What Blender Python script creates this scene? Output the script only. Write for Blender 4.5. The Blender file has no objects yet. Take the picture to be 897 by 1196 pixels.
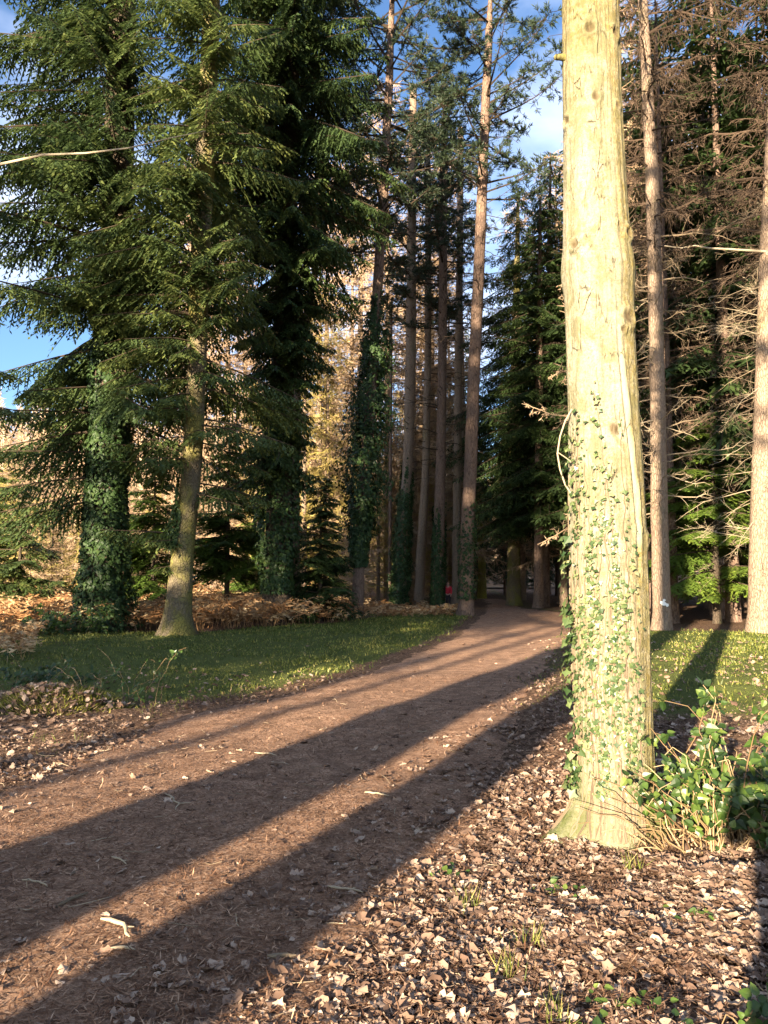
import bpy, math, random
import numpy as np
from mathutils import Vector, Matrix
random.seed(7); RS = np.random.RandomState(7)
sc = bpy.context.scene
COL = sc.collection
PI = math.pi

# ------------------------------------------------------------------ camera
FPX = 903.0; CX, CY = 448.5, 598.0; HOR = 672.0; CAMZ = 1.5
PITCH = math.atan((HOR - CY) / FPX)
cam = bpy.data.cameras.new('camera'); camo = bpy.data.objects.new('camera', cam); COL.objects.link(camo)
cam.sensor_fit = 'VERTICAL'; cam.angle = 2 * math.atan(CY / FPX)
cam.clip_start = 0.05; cam.clip_end = 3000
camo.location = (0, 0, CAMZ); camo.rotation_euler = (PI / 2 + PITCH, 0, 0)
sc.camera = camo
# ------------------------------------------------------------------ light
AZ = math.radians(25.5); EL = math.radians(12.5)     # the way shadows run (from +Y towards +X), height of the sun
SX, SY = math.sin(AZ), math.cos(AZ)
sc.view_settings.view_transform = 'Standard'; sc.view_settings.look = 'None'
sc.view_settings.gamma = 1; sc.view_settings.exposure = 2.45
w = bpy.data.worlds.new('World'); sc.world = w; w.use_nodes = True
nt = w.node_tree; nt.nodes.clear()
wo = nt.nodes.new('ShaderNodeOutputWorld'); bg = nt.nodes.new('ShaderNodeBackground')
sky = nt.nodes.new('ShaderNodeTexSky'); sky.sky_type = 'NISHITA'; sky.sun_disc = False
sky.sun_elevation = EL; sky.sun_rotation = PI + AZ
sky.air_density = 1.0; sky.dust_density = 0.6; sky.ozone_density = 1.5
bg.inputs[1].default_value = 0.05
tc = nt.nodes.new('ShaderNodeTexCoord'); mp = nt.nodes.new('ShaderNodeMapping'); mp.inputs['Scale'].default_value = (1, 1, 2.2)
nz = nt.nodes.new('ShaderNodeTexNoise'); nz.inputs['Scale'].default_value = 2.6; nz.inputs['Detail'].default_value = 6
cr = nt.nodes.new('ShaderNodeValToRGB'); cr.color_ramp.elements[0].position = .45; cr.color_ramp.elements[1].position = .70
mx = nt.nodes.new('ShaderNodeMixRGB'); mx.inputs[2].default_value = (6.0, 6.6, 8.2, 1)
L = nt.links
L.new(tc.outputs['Generated'], mp.inputs[0]); L.new(mp.outputs[0], nz.inputs[0]); L.new(nz.outputs[0], cr.inputs[0])
L.new(cr.outputs[0], mx.inputs[0]); tn = nt.nodes.new('ShaderNodeMixRGB'); tn.blend_type = 'MULTIPLY'; tn.inputs[0].default_value = 1; tn.inputs[2].default_value = (.74, .92, 1.18, 1)
L.new(sky.outputs[0], tn.inputs[1]); L.new(tn.outputs[0], mx.inputs[1]); L.new(mx.outputs[0], bg.inputs[0]); L.new(bg.outputs[0], wo.inputs[0])
sun = bpy.data.lights.new('sun', 'SUN'); sun.energy = 5.0; sun.angle = math.radians(0.5); sun.color = (1.0, .82, .60)
suno = bpy.data.objects.new('sun', sun); COL.objects.link(suno)
suno.rotation_euler = Vector((SX * math.cos(EL), SY * math.cos(EL), -math.sin(EL))).to_track_quat('-Z', 'Y').to_euler()
cy = sc.cycles
cy.max_bounces = 5; cy.diffuse_bounces = 3; cy.glossy_bounces = 2; cy.transmission_bounces = 3; cy.transparent_max_bounces = 4
cy.use_denoising = True; cy.sample_clamp_indirect = 4
cy.use_adaptive_sampling = True; cy.adaptive_threshold = 0.02

# ------------------------------------------------------------------ helpers
def at(px, py, Y):
    u = (px - CX) / FPX; v = (CY - py) / FPX
    t = Y / (math.cos(PITCH) - v * math.sin(PITCH))
    return np.array([t * u, Y, CAMZ + t * (math.sin(PITCH) + v * math.cos(PITCH))]), t
def ST(s, t):           # across / along the direction shadows run
    return s * SY + t * SX, -s * SX + t * SY
def nrm(a):
    return a / np.maximum(np.linalg.norm(a, axis=-1, keepdims=True), 1e-9)
def sines(x, y, seed, n=6, f0=1.0, f1=4.0):
    r = np.random.RandomState(seed); o = 0
    for i in range(n):
        f = f0 + (f1 - f0) * i / max(1, n - 1); a = r.rand() * 2 * PI
        o = o + np.sin((x * math.cos(a) + y * math.sin(a)) * f + r.rand() * 7) / (1 + .5 * i)
    return o / 2.2
def lattice(x, y, seed, f):
    """value noise 0..1"""
    x = np.asarray(x) * f; y = np.asarray(y) * f
    xi = np.floor(x); yi = np.floor(y); fx = x - xi; fy = y - yi
    fx = fx * fx * (3 - 2 * fx); fy = fy * fy * (3 - 2 * fy)
    def h(a, b):
        v = np.sin(a * 127.1 + b * 311.7 + seed * 17.3) * 43758.5453
        return v - np.floor(v)
    return (h(xi, yi) * (1 - fx) + h(xi + 1, yi) * fx) * (1 - fy) + (h(xi, yi + 1) * (1 - fx) + h(xi + 1, yi + 1) * fx) * fy
LD = [-14, -3, 2.6, 4, 5.4, 6.8, 8.3, 9.5, 11, 14.5, 19.3, 27, 32, 42, 60, 95]
LX = [-6, -3.4, -2.9, -2.8, -2.7, -2.55, -2.2, -1.55, -.7, .5, 1.9, 3.3, 4.2, 5.6, 7.5, 9]
RD = [-14, -3, 2.6, 3.3, 4.4, 5.9, 8, 11.5, 16.3, 21.5, 27, 31, 36, 42, 60, 95]
RX = [-2.5, -1.1, -.1, .12, .42, .83, 1.35, 2.2, 3.65, 5.4, 7.0, 7.2, 6.5, 6.9, 8.5, 12]
def H(x, y):
    x = np.asarray(x, float); y = np.asarray(y, float)
    o = .05 * sines(x, y, 3, 5, .35, 1.2)
    o = o + .02 * sines(x, y, 5, 4, 1.8, 4.0)
    o = o * np.clip((np.hypot(x, y) - .5) / 3, .3, 1)
    ly = np.interp(y, LD, LX); ry = np.interp(y, RD, RX)
    wr = np.clip(np.maximum(x - ry, ly - x) / .8, 0, 1) * (np.abs(y) < 20)
    return o + wr * (.075 * (lattice(x, y, 31, 2.3) - .5) + .045 * (lattice(x, y, 32, 5.5) - .5))
def sm(a, b, x):
    t = np.clip((x - a) / (b - a), 0, 1); return t * t * (3 - 2 * t)

def pathL(y): return np.interp(y, LD, LX)
def pathR(y): return np.interp(y, RD, RX)

class MB:
    def __init__(s): s.v = []; s.f = {3: [], 4: []}; s.t = []; s.n = 0
    def add(s, v, f, t=None):
        v = np.asarray(v, np.float32).reshape(-1, 3); f = np.asarray(f, np.int64)
        if len(v) == 0: return
        s.v.append(v); s.f[f.shape[1]].append(f + s.n); s.n += len(v)
        s.t.append(np.full(len(v), .5, np.float32) if t is None else np.broadcast_to(np.asarray(t, np.float32), (len(v),)))
    def tubes(s, P, R, n=5, t=None, cap=False):
        P = np.asarray(P, float); R = np.asarray(R, float)
        if P.ndim == 2: P = P[None]; R = R[None]
        K, M, _ = P.shape
        T = nrm(np.gradient(P, axis=1)); d = nrm(P[:, -1] - P[:, 0])
        ref = np.where(np.abs(d[:, 2:3]) > .8, np.array([[1., 0, 0]]), np.array([[0, 0, 1.]]))[:, None, :]
        U = nrm(np.cross(T, ref)); V = np.cross(T, U)
        a = np.arange(n) * 2 * PI / n
        ring = P[:, :, None, :] + R[:, :, None, None] * (U[:, :, None, :] * np.cos(a)[None, None, :, None] + V[:, :, None, :] * np.sin(a)[None, None, :, None])
        k = np.arange(K)[:, None, None] * M * n; m = np.arange(M - 1)[None, :, None] * n; j = np.arange(n)[None, None, :]; j2 = (j + 1) % n
        f = np.stack([k + m + j, k + m + j2, k + m + n + j2, k + m + n + j], -1).reshape(-1, 4)
        if t is not None: t = np.repeat(np.broadcast_to(np.asarray(t, float), (K,)), M * n)
        s.add(ring, f, t)
    def diamonds(s, P, D, W, ln, wd, t=None, mid=.45, fold=0.0):
        """leaf / needled twig: base, left, tip, right"""
        P = P.reshape(-1, 3); D = nrm(D.reshape(-1, 3)); W = W.reshape(-1, 3); W = nrm(W - D * np.sum(W * D, -1, keepdims=True))
        K = len(P)
        ln = np.broadcast_to(np.asarray(ln, float).reshape(-1), (K,))[:, None]; wd = np.broadcast_to(np.asarray(wd, float).reshape(-1), (K,))[:, None]
        N = np.cross(D, W)
        a = P; b = P + D * ln * mid + W * wd * .5 + N * wd * fold; c = P + D * ln; d = P + D * ln * mid - W * wd * .5 + N * wd * fold
        v = np.stack([a, b, c, d], 1)
        f = np.arange(K)[:, None] * 4 + np.arange(4)[None]
        if t is not None: t = np.repeat(np.broadcast_to(np.asarray(t, float).reshape(-1), (K,)), 4)
        s.add(v, f, t)
    def place(s, TV, TF, O, X, Y, Z, S, t=None):
        """copies of a small template"""
        K = len(O); S = np.broadcast_to(np.asarray(S, float), (K,))
        TV = np.asarray(TV, float); TF = np.asarray(TF)
        v = O[:, None, :] + S[:, None, None] * (TV[None, :, 0:1] * X[:, None, :] + TV[None, :, 1:2] * Y[:, None, :] + TV[None, :, 2:3] * Z[:, None, :])
        f = (np.arange(K)[:, None, None] * len(TV) + TF[None]).reshape(-1, TF.shape[1])
        if t is not None: t = np.repeat(np.broadcast_to(np.asarray(t, float), (K,)), len(TV))
        s.add(v, f, t)
    def build(s, name, mat, parent=None, smooth=False, origin=(0, 0, 0)):
        me = bpy.data.meshes.new(name)
        v = np.concatenate(s.v) - np.asarray(origin, np.float32); t = np.concatenate(s.t)
        q = np.concatenate(s.f[4]) if s.f[4] else np.zeros((0, 4), int); tr = np.concatenate(s.f[3]) if s.f[3] else np.zeros((0, 3), int)
        me.vertices.add(len(v)); me.vertices.foreach_set('co', v.astype(np.float32).ravel())
        idx = np.concatenate([q.ravel(), tr.ravel()]).astype(np.int32)
        me.loops.add(len(idx)); me.loops.foreach_set('vertex_index', idx)
        st = np.concatenate([np.arange(len(q)) * 4, len(q) * 4 + np.arange(len(tr)) * 3]).astype(np.int32)
        me.polygons.add(len(st)); me.polygons.foreach_set('loop_start', st)
        me.update(calc_edges=True)
        at_ = me.attributes.new('tint', 'FLOAT', 'POINT'); at_.data.foreach_set('value', t.astype(np.float32))
        me.polygons.foreach_set('use_smooth', np.full(len(st), bool(smooth)))
        me.materials.append(mat)
        o = bpy.data.objects.new(name, me); COL.objects.link(o)
        if parent is not None: o.parent = parent
        else: o.location = origin
        return o
def tag(o, label=None, cat=None, group=None, kind=None):
    if label: o['label'] = label
    if cat: o['category'] = cat
    if group: o['group'] = group
    if kind: o['kind'] = kind
    return o
def thing(name, loc, label, cat, group=None):
    o = bpy.data.objects.new(name, None); COL.objects.link(o); o.location = [float(c) for c in loc]
    o.empty_display_size = .3
    return tag(o, label, cat, group)
def copy_tree(o, parent=None):
    c = o.copy(); COL.objects.link(c); c.parent = parent
    for ch in o.children[:]: copy_tree(ch, c)
    return c

# ------------------------------------------------------------------ materials
class NT:
    def __init__(s, name):
        s.m = bpy.data.materials.new(name); s.m.use_nodes = True; s.t = s.m.node_tree; s.t.nodes.clear()
        s.out = s.n('ShaderNodeOutputMaterial'); s.oc = None
    def n(s, ty, **k):
        x = s.t.nodes.new(ty)
        for a, b in k.items(): setattr(x, a, b)
        return x
    def l(s, a, b): s.t.links.new(a, b)
    def coord(s, scale=(1, 1, 1), kind='Object', rot=None):
        c = s.n('ShaderNodeTexCoord'); m = s.n('ShaderNodeMapping'); m.inputs['Scale'].default_value = scale
        s.l(c.outputs[kind], m.inputs[0]); return m.outputs[0]
    def noise(s, vec, scale, detail=4, rough=.55, dist=0):
        x = s.n('ShaderNodeTexNoise'); x.inputs['Scale'].default_value = scale; x.inputs['Detail'].default_value = detail
        x.inputs['Roughness'].default_value = rough; x.inputs['Distortion'].default_value = dist
        if vec is not None: s.l(vec, x.inputs['Vector'])
        return x.outputs[0]
    def voro(s, vec, scale, feature='DISTANCE_TO_EDGE'):
        x = s.n('ShaderNodeTexVoronoi'); x.feature = feature; x.inputs['Scale'].default_value = scale
        s.l(vec, x.inputs['Vector']); return x.outputs['Distance']
    def ramp(s, fac, *st):
        r = s.n('ShaderNodeValToRGB'); e = r.color_ramp.elements
        while len(e) < len(st): e.new(.5)
        for i, (p, c) in enumerate(st):
            e[i].position = p; e[i].color = (c[0], c[1], c[2], 1) if isinstance(c, (tuple, list)) else (c, c, c, 1)
        s.l(fac, r.inputs[0]); return r.outputs[0]
    def mix(s, f, a, b, mode='MIX'):
        x = s.n('ShaderNodeMixRGB'); x.blend_type = mode
        for i, q in enumerate((f, a, b)):
            if hasattr(q, 'is_linked') or hasattr(q, 'links'): s.l(q, x.inputs[i])
            elif i == 0: x.inputs[0].default_value = q
            else: x.inputs[i].default_value = (q[0], q[1], q[2], 1)
        return x.outputs[0]
    def math(s, op, a, b=0.0):
        x = s.n('ShaderNodeMath'); x.operation = op
        for i, q in enumerate((a, b)):
            if hasattr(q, 'links'): s.l(q, x.inputs[i])
            else: x.inputs[i].default_value = q
        return x.outputs[0]
    def attr(s, name='tint'):
        a = s.n('ShaderNodeAttribute'); a.attribute_name = name; return a.outputs['Fac']
    def bump(s, h, strength=.5, dist=.02, prev=None):
        b = s.n('ShaderNodeBump'); b.inputs['Strength'].default_value = strength; b.inputs['Distance'].default_value = dist
        s.l(h, b.inputs['Height'])
        if prev is not None: s.l(prev, b.inputs['Normal'])
        return b.outputs[0]
    def finish(s, col, rough=.8, spec=.3, nor=None, trans=0.0):
        p = s.n('ShaderNodeBsdfPrincipled')
        if hasattr(col, 'links'): s.l(col, p.inputs['Base Color'])
        else: p.inputs['Base Color'].default_value = (*col, 1)
        p.inputs['Roughness'].default_value = rough; p.inputs['Specular IOR Level'].default_value = spec
        if nor is not None: s.l(nor, p.inputs['Normal'])
        sh = p.outputs[0]
        if trans > 0:
            tr = s.n('ShaderNodeBsdfTranslucent'); mxs = s.n('ShaderNodeMixShader'); mxs.inputs[0].default_value = trans
            if hasattr(col, 'links'): s.l(col, tr.inputs[0])
            else: tr.inputs[0].default_value = (*col, 1)
            s.l(sh, mxs.inputs[1]); s.l(tr.outputs[0], mxs.inputs[2]); sh = mxs.outputs[0]
        s.l(sh, s.out.inputs[0]); return s.m

def leaf_mat(name, c0, c1, c2=None, rough=.55, spec=.35, trans=.25):
    m = NT(name); st = [(0, c0), (1, c1)] if c2 is None else [(0, c0), (.6, c1), (1, c2)]
    return m.finish(m.ramp(m.attr(), *st), rough, spec, None, trans)
M_FIR = leaf_mat('fir_needles', (.022, .044, .019), (.066, .100, .030), (.145, .17, .045), trans=.3)
M_SPRUCE = leaf_mat('spruce_needles', (.020, .038, .014), (.055, .090, .024), (.12, .14, .035))
M_LITFIR = leaf_mat('sunlit_conifer_needles', (.05, .09, .015), (.10, .16, .025), (.16, .21, .03))  # brighter copy of the needle colours, with sunlight put into them
M_PINE = leaf_mat('pine_needles', (.020, .036, .020), (.042, .065, .030), (.09, .105, .04))
M_GOLD = leaf_mat('sunlit_gold_twigs', (.20, .18, .05), (.36, .29, .09), (.50, .38, .15))  # yellow sunlight on the far larches, put into their twig colour
M_IVY = leaf_mat('ivy_leaves', (.014, .032, .010), (.035, .066, .018), (.08, .115, .03), rough=.5, spec=.25, trans=.1)
M_IVYP = leaf_mat('pale_ivy_leaves', (.025, .052, .015), (.095, .13, .042), (.27, .27, .13), rough=.4, spec=.5, trans=.1)
M_BRAMBLE = leaf_mat('bramble_leaves', (.02, .045, .010), (.065, .115, .020), (.15, .20, .04), rough=.4, spec=.5, trans=.35)
M_GRASS = leaf_mat('grass_blades', (.05, .072, .012), (.14, .165, .028), (.38, .32, .10), trans=.3)
M_STRAW = leaf_mat('dry_grass', (.30, .24, .11), (.42, .34, .17), trans=.3)
M_BRACKEN = leaf_mat('dead_bracken', (.16, .07, .03), (.42, .24, .11), (.62, .46, .26), rough=.8, spec=.1, trans=.25)
M_LITTER = leaf_mat('dead_leaves', (.085, .050, .034), (.25, .165, .115), (.44, .335, .25), rough=.75, spec=.2, trans=.12)
M_NEEDLE = leaf_mat('fallen_needles', (.07, .03, .016), (.22, .12, .068), (.42, .28, .18), rough=.8, spec=.15, trans=0)
M_TWIG = leaf_mat('dead_twigs', (.10, .075, .05), (.26, .20, .13), (.42, .35, .24), rough=.85, spec=.1, trans=0)
M_LARCH = leaf_mat('bare_larch_twigs', (.22, .15, .095), (.40, .29, .185), (.54, .42, .29), rough=.85, spec=.1, trans=.1)
M_BROWNTWIG = leaf_mat('brown_larch_twigs', (.045, .032, .023), (.11, .076, .052), (.20, .14, .10), rough=.85, spec=.1, trans=.1)
M_WOOD = leaf_mat('dark_branch_wood', (.035, .025, .018), (.07, .052, .036), (.13, .10, .06), rough=.9, spec=.1, trans=0)
M_GREENWOOD = leaf_mat('bramble_stems', (.10, .06, .03), (.21, .14, .07), (.36, .27, .15), rough=.6, spec=.2, trans=0)

def bark_mat(name, deep, a, b, moss, moss_lo=.55, moss_hi=.7, sx=9, sz=2.2, bump=.9, dist=.03, mossamt=1.0, fine=3.4, crack_amt=.75):
    m = NT(name)
    v = m.coord((sx, sx, sz)); v1 = m.coord((1, 1, .6))
    warp = m.noise(v, 1.4, 5, .6)
    vv = m.mix(.35, v, warp)
    cr = m.voro(vv, fine)
    gate = m.ramp(m.noise(v, .8, 4, .65), (.38, 0.), (.62, 1.))
    n1 = m.noise(v, 2.5, 6, .65)
    n2 = m.noise(v1, .9, 4, .6)
    c = m.mix(n2, a, b)
    c = m.mix(m.ramp(n1, (.35, 0.0), (.7, 1.0)), c, m.mix(.5, c, b))
    ms = m.math('MULTIPLY', m.ramp(m.noise(v1, 1.7, 6, .65), (moss_lo, 0.), (moss_hi, 1.)), mossamt)
    c = m.mix(ms, c, moss)
    crack = m.ramp(cr, (.0, 0.), (.13, 1.))
    c = m.mix(m.math('MULTIPLY', m.math('MULTIPLY', m.ramp(cr, (.0, 1.), (.16, 0.)), gate), crack_amt), c, deep)
    c = m.mix(m.ramp(n3 := m.noise(v, 7, 4, .7), (.45, 0.), (.7, .55)), c, deep)
    h = m.math('ADD', m.math('MULTIPLY', crack, .7), m.math('MULTIPLY', n1, .6))
    return m.finish(c, .9, .15, m.bump(h, bump, dist))
M_BARK_FIR = bark_mat('fir_bark', (.04, .03, .02), (.11, .088, .06), (.19, .155, .10), (.19, .175, .05), .42, .58, 5, 3.6, crack_amt=.25)
M_BARK_IVY = bark_mat('dark_bark', (.02, .016, .012), (.07, .052, .038), (.11, .085, .06), (.07, .08, .03))
M_BARK_PINE = bark_mat('pine_bark', (.045, .03, .022), (.17, .115, .085), (.25, .17, .125), (.16, .14, .07), .6, .8, 7, 2.0)
M_BARK_PALE = bark_mat('larch_bark', (.10, .065, .045), (.23, .165, .115), (.33, .25, .18), (.22, .19, .09), .55, .75, 9, 2.6, crack_amt=.6)
M_BARK_GOLD = bark_mat('sunlit_gold_bark', (.12, .10, .03), (.36, .31, .10), (.46, .40, .13), (.40, .38, .08), .4, .6)  # yellow sunlight on far trunks painted into the bark colour

# main trunk bark
def main_bark():
    m = NT('grey_green_trunk_bark')
    v = m.coord((1, 1, 1)); vs = m.coord((10, 10, 2.0)); vh = m.coord((6, 6, 9))
    n_big = m.noise(v, 1.6, 5, .6); n_mid = m.noise(vs, 1.2, 7, .7, .6); n_fine = m.noise(v, 70, 5, .7)
    x = m.n('ShaderNodeSeparateXYZ'); m.l(v, x.inputs[0])
    # smooth pale bark, algae thicker on its right flank
    pale = m.mix(m.ramp(n_mid, (.3, 0.), (.7, 1.)), (.145, .135, .080), (.33, .312, .24))
    alg = m.mix(m.ramp(n_fine, (.3, 0.), (.7, 1.)), (.115, .085, .022), (.22, .175, .05))
    g = m.attr('moss')
    f = m.ramp(m.math('ADD', m.math('MULTIPLY', n_big, .9), m.math('SUBTRACT', g, .45)), (.38, 0.), (.72, 1.))
    c = m.mix(f, pale, alg)
    spots = m.ramp(m.noise(v, 46, 5, .8), (.53, 0.), (.64, 1.))
    c = m.mix(m.math('MULTIPLY', spots, .75), c, (.10, .085, .045))
    blot = m.ramp(m.noise(m.coord((1, 1, .6)), 7.5, 9, .78, .8), (.49, 0.), (.56, 1.))
    grain = m.ramp(m.noise(m.coord((1, 1, .8)), 19, 10, .85), (.42, .0), (.58, 1.)); c = m.mix(m.math('MULTIPLY', grain, .55), c, (.31, .285, .20))
    c = m.mix(m.math('MULTIPLY', m.ramp(m.noise(v, 85, 4, .8), (.5, 0.), (.62, 1.)), .5), c, (.10, .08, .04))
    c = m.mix(m.math('MULTIPLY', m.ramp(m.noise(m.coord((1, 1, 3.5)), 5, 6, .75), (.52, 0.), (.62, 1.)), .35), c, (.11, .10, .05))
    c = m.mix(m.math('MULTIPLY', blot, .6), c, (.12, .112, .05))
    warp = m.mix(.30, vs, m.noise(vs, 1.5, 6, .7))
    cr = m.voro(warp, 1.9)
    crm = m.ramp(cr, (.0, 1.), (.018, 0.))
    gate = m.ramp(m.noise(v, 5, 4, .7), (.5, 0.), (.62, 1.))
    crm = m.math('MULTIPLY', crm, gate)
    c = m.mix(m.math('MULTIPLY', crm, .5), c, (.07, .05, .025))
    c = m.mix(m.attr('knot'), c, (.085, .06, .03))
    c = m.mix(m.math('MULTIPLY', m.attr('scar'), m.ramp(n_mid, (.3, .4), (.55, 1.))), c, (.30, .28, .195))
    gm = m.attr('green'); c = m.mix(m.math('MULTIPLY', gm, m.ramp(m.noise(v, 14, 5, .7), (.3, .35), (.6, 1.))), c, (.06, .075, .016))
    h = m.math('SUBTRACT', m.math('ADD', m.math('MULTIPLY', n_mid, .6), m.math('MULTIPLY', n_fine, .30)), m.math('MULTIPLY', crm, .5))
    return m.finish(c, .85, .2, m.bump(h, 1., .03))
M_MAIN = main_bark()

def ground_mat():
    m = NT('forest_floor')
    v = m.coord((1, 1, 1), 'Object')
    n1 = m.noise(v, 1.3, 6, .65); n2 = m.noise(v, 22, 6, .75); n3 = m.noise(v, 90, 3, .7)
    lit = m.ramp(n2, (.34, (.03, .017, .011)), (.5, (.12, .072, .045)), (.64, (.28, .19, .125)))
    gr = m.mix(n2, (.05, .065, .018), (.13, .145, .04))
    g = m.ramp(m.math('ADD', m.attr('green'), m.math('MULTIPLY', m.math('SUBTRACT', n1, .5), .7)), (.38, 0.), (.62, 1.))
    c = m.mix(g, lit, gr)
    h = m.math('ADD', n2, m.math('MULTIPLY', n3, .4))
    return m.finish(c, .95, .1, m.bump(h, 1., .03))
M_GROUND = ground_mat()
def path_mat():
    m = NT('needle_strewn_path')
    v = m.coord((1, 1, 1), 'Object')
    n1 = m.noise(v, 1.1, 5, .6); n2 = m.noise(v, 55, 6, .8); n3 = m.noise(v, 14, 5, .7)
    c = m.ramp(n2, (.36, (.08, .038, .020)), (.5, (.35, .198, .118)), (.60, (.64, .44, .30)))
    c = m.mix(m.ramp(n3, (.35, 0.), (.65, .55)), c, (.36, .210, .128))
    c = m.mix(m.ramp(n1, (.4, 0.), (.7, .35)), c, (.42, .27, .175))
    c = m.mix(m.ramp(m.noise(v, 5, 6, .7), (.42, .5), (.6, 0.)), c, (.09, .05, .032))
    h = m.math('ADD', n2, m.math('MULTIPLY', n3, .8))
    return m.finish(c, .9, .15, m.bump(h, 1., .022))
M_PATH = path_mat()
def flat(name, c, rough=.7, spec=.3, v=.15, sc_=30):
    m = NT(name); n = m.noise(m.coord(), sc_, 4)
    c0 = tuple(x * (1 - v) for x in c); c1 = tuple(min(1, x * (1 + v)) for x in c)
    return m.finish(m.mix(n, c0, c1), rough, spec, m.bump(n, .3, .01))
M_RED = flat('red_jacket_cloth', (.62, .03, .05)); M_DARKC = flat('dark_trouser_cloth', (.03, .03, .04)); M_NAVY = flat('navy_coat_cloth', (.03, .04, .08))
M_SKIN = flat('skin', (.55, .34, .25)); M_HAIR = flat('brown_hair', (.07, .04, .025)); M_SHOE = flat('boot_leather', (.05, .035, .025))
M_PHONE = flat('black_glass', (.01, .01, .012), .15, .6); M_WHITE = flat('white_paint', (.8, .8, .76))
M_MOSS = leaf_mat('moss', (.05, .065, .012), (.16, .17, .03), (.30, .27, .07), rough=.9, spec=.1, trans=.2)
M_SOIL = flat('dark_soil', (.06, .04, .025), .95, .1)

# ------------------------------------------------------------------ ground
def sheet(name, mat, xs, ys, zf, attrs, kind='structure'):
    X, Y = np.meshgrid(xs, ys); Z = zf(X, Y)
    nx, ny = len(xs), len(ys)
    v = np.stack([X, Y, Z], -1).reshape(-1, 3)
    i = np.arange(ny - 1)[:, None] * nx + np.arange(nx - 1)[None]
    f = np.stack([i, i + 1, i + nx + 1, i + nx], -1).reshape(-1, 4)
    mb = MB(); mb.add(v, f); o = mb.build(name, mat, smooth=True)
    for k, fn in attrs.items():
        a = o.data.attributes.new(k, 'FLOAT', 'POINT'); a.data.foreach_set('value', fn(X, Y).astype(np.float32).ravel())
    o['kind'] = kind
    return o
def green_mask(x, y):
    l = pathL(y); r = pathR(y)
    far = 21.0 + 7.5 * sm(-6, 2, x)
    g = sm(l - .1, l - 1.0, x) * sm(8.8, 11.6, y + .25 * (x + 5)) * sm(far + .8, far - .6, y) * sm(-10.5, -8, x)
    g2 = sm(r + .3, r + 1.2, x) * sm(7.4, 9.6, y) * sm(21.5, 19.8, y)
    g3 = .5 * sm(26, 29, y) * sm(70, 50, y) * sm(l - .3, l - 1., x) * sm(-6, 0, x)
    g4 = .45 * sm(r - .5, r + .2, x) * sm(r + 1.8, r + .8, x) * sm(8, 11, y)
    return np.clip(g + g2 + g3 + g4, 0, 1)
a = np.linspace(-1, 1, 420); xs = 14 * a + 700 * np.sign(a) * np.abs(a) ** 7
ys = 8 + 22 * a + 800 * np.sign(a) * np.abs(a) ** 7
sheet('ground', M_GROUND, xs, ys, H, {'green': green_mask})
# path: its edge dips under the litter so that the border is ragged
N_U, N_V = 70, 700
yv = np.concatenate([np.linspace(-12, 14, 450), np.linspace(14.1, 50, 250)])
u = np.linspace(0, 1, N_U)
Yg, Ug = np.meshgrid(yv, u, indexing='ij')
Lg = pathL(Yg) - .5; Rg = pathR(Yg) + .5; Xg = Lg + (Rg - Lg) * Ug
ed = np.minimum(Xg - Lg, Rg - Xg)
Zg = H(Xg, Yg) - .045 + .065 * sm(0, .9, ed) + .030 * (lattice(Xg, Yg, 4, 2.2) - .5) * sm(1.2, .2, ed) + .02 * (lattice(Xg, Yg, 8, 7) - .5) * sm(1.0, .3, ed) + .006 * lattice(Xg, Yg, 11, 5) - .010 * (np.exp(-((Ug - .30) / .06) ** 2) + np.exp(-((Ug - .68) / .06) ** 2)) + .006 * lattice(Xg, Yg, 13, 11)
i = np.arange(len(yv) - 1)[:, None] * N_U + np.arange(N_U - 1)[None]
mb = MB(); mb.add(np.stack([Xg, Yg, Zg], -1), np.stack([i, i + 1, i + N_U + 1, i + N_U], -1).reshape(-1, 4))
mb.build('path', M_PATH, smooth=True)['kind'] = 'structure'

# wooded hillside far to the left and behind
def hillz(x, y):
    r = np.hypot(x, y)
    az = np.degrees(np.arctan2(x, y))
    return -.6 + 30 * sm(95, 210, r) * sm(12, -22, az) * (.85 + .15 * np.sin(az * .21)) + 9 * sm(90, 200, r) * sm(-30, 0, az) + 3 * lattice(x, y, 2, .02)
azs = np.radians(np.linspace(-75, 60, 150)); rs = np.linspace(88, 420, 50)
A_, R_ = np.meshgrid(azs, rs); X, Y = R_ * np.sin(A_), R_ * np.cos(A_)
i = np.arange(49)[:, None] * 150 + np.arange(149)[None]
M_HILL = (lambda m: m.finish(m.mix(m.noise(m.coord(), .4, 6, .7), (.12, .085, .055), (.24, .18, .115)), .95, .1, m.bump(m.noise(m.coord(), 1.2, 5, .7), 1., .5)))(NT('bracken_hillside'))
mb = MB(); mb.add(np.stack([X, Y, hillz(X, Y)], -1), np.stack([i, i + 1, i + 151, i + 150], -1).reshape(-1, 4)); mb.build('hill', M_HILL, smooth=True)['kind'] = 'structure'

# ------------------------------------------------------------------ tree growing
class Axis:
    """centre line of a trunk, radius by height"""
    def __init__(s, pts, rad):
        s.p = np.array(pts, float); s.r = np.array(rad, float)
    def xy(s, z): return np.interp(z, s.p[:, 2], s.p[:, 0]), np.interp(z, s.p[:, 2], s.p[:, 1])
    def R(s, z): return np.interp(z, s.p[:, 2], s.r)
def px_axis(lst, Y, height, rtop=.05, dy=0.0):
    P = []; R = []
    for (px, py, wpx) in sorted(lst, key=lambda q: -q[1]):
        p, t = at(px, py, Y + dy * (HOR - py) / 600.); P.append(p); R.append(wpx / FPX * t / 2)
    P[0][2] = min(P[0][2], float(H(P[0][0], P[0][1]))) - .1
    if P[-1][2] < height - 1:
        d = P[-1] - P[max(0, len(P) - 3)]; d = d / d[2]
        n = P[-1] + d * (height - P[-1][2]); P.append(n); R.append(rtop)
    return Axis(P, R)
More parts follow.
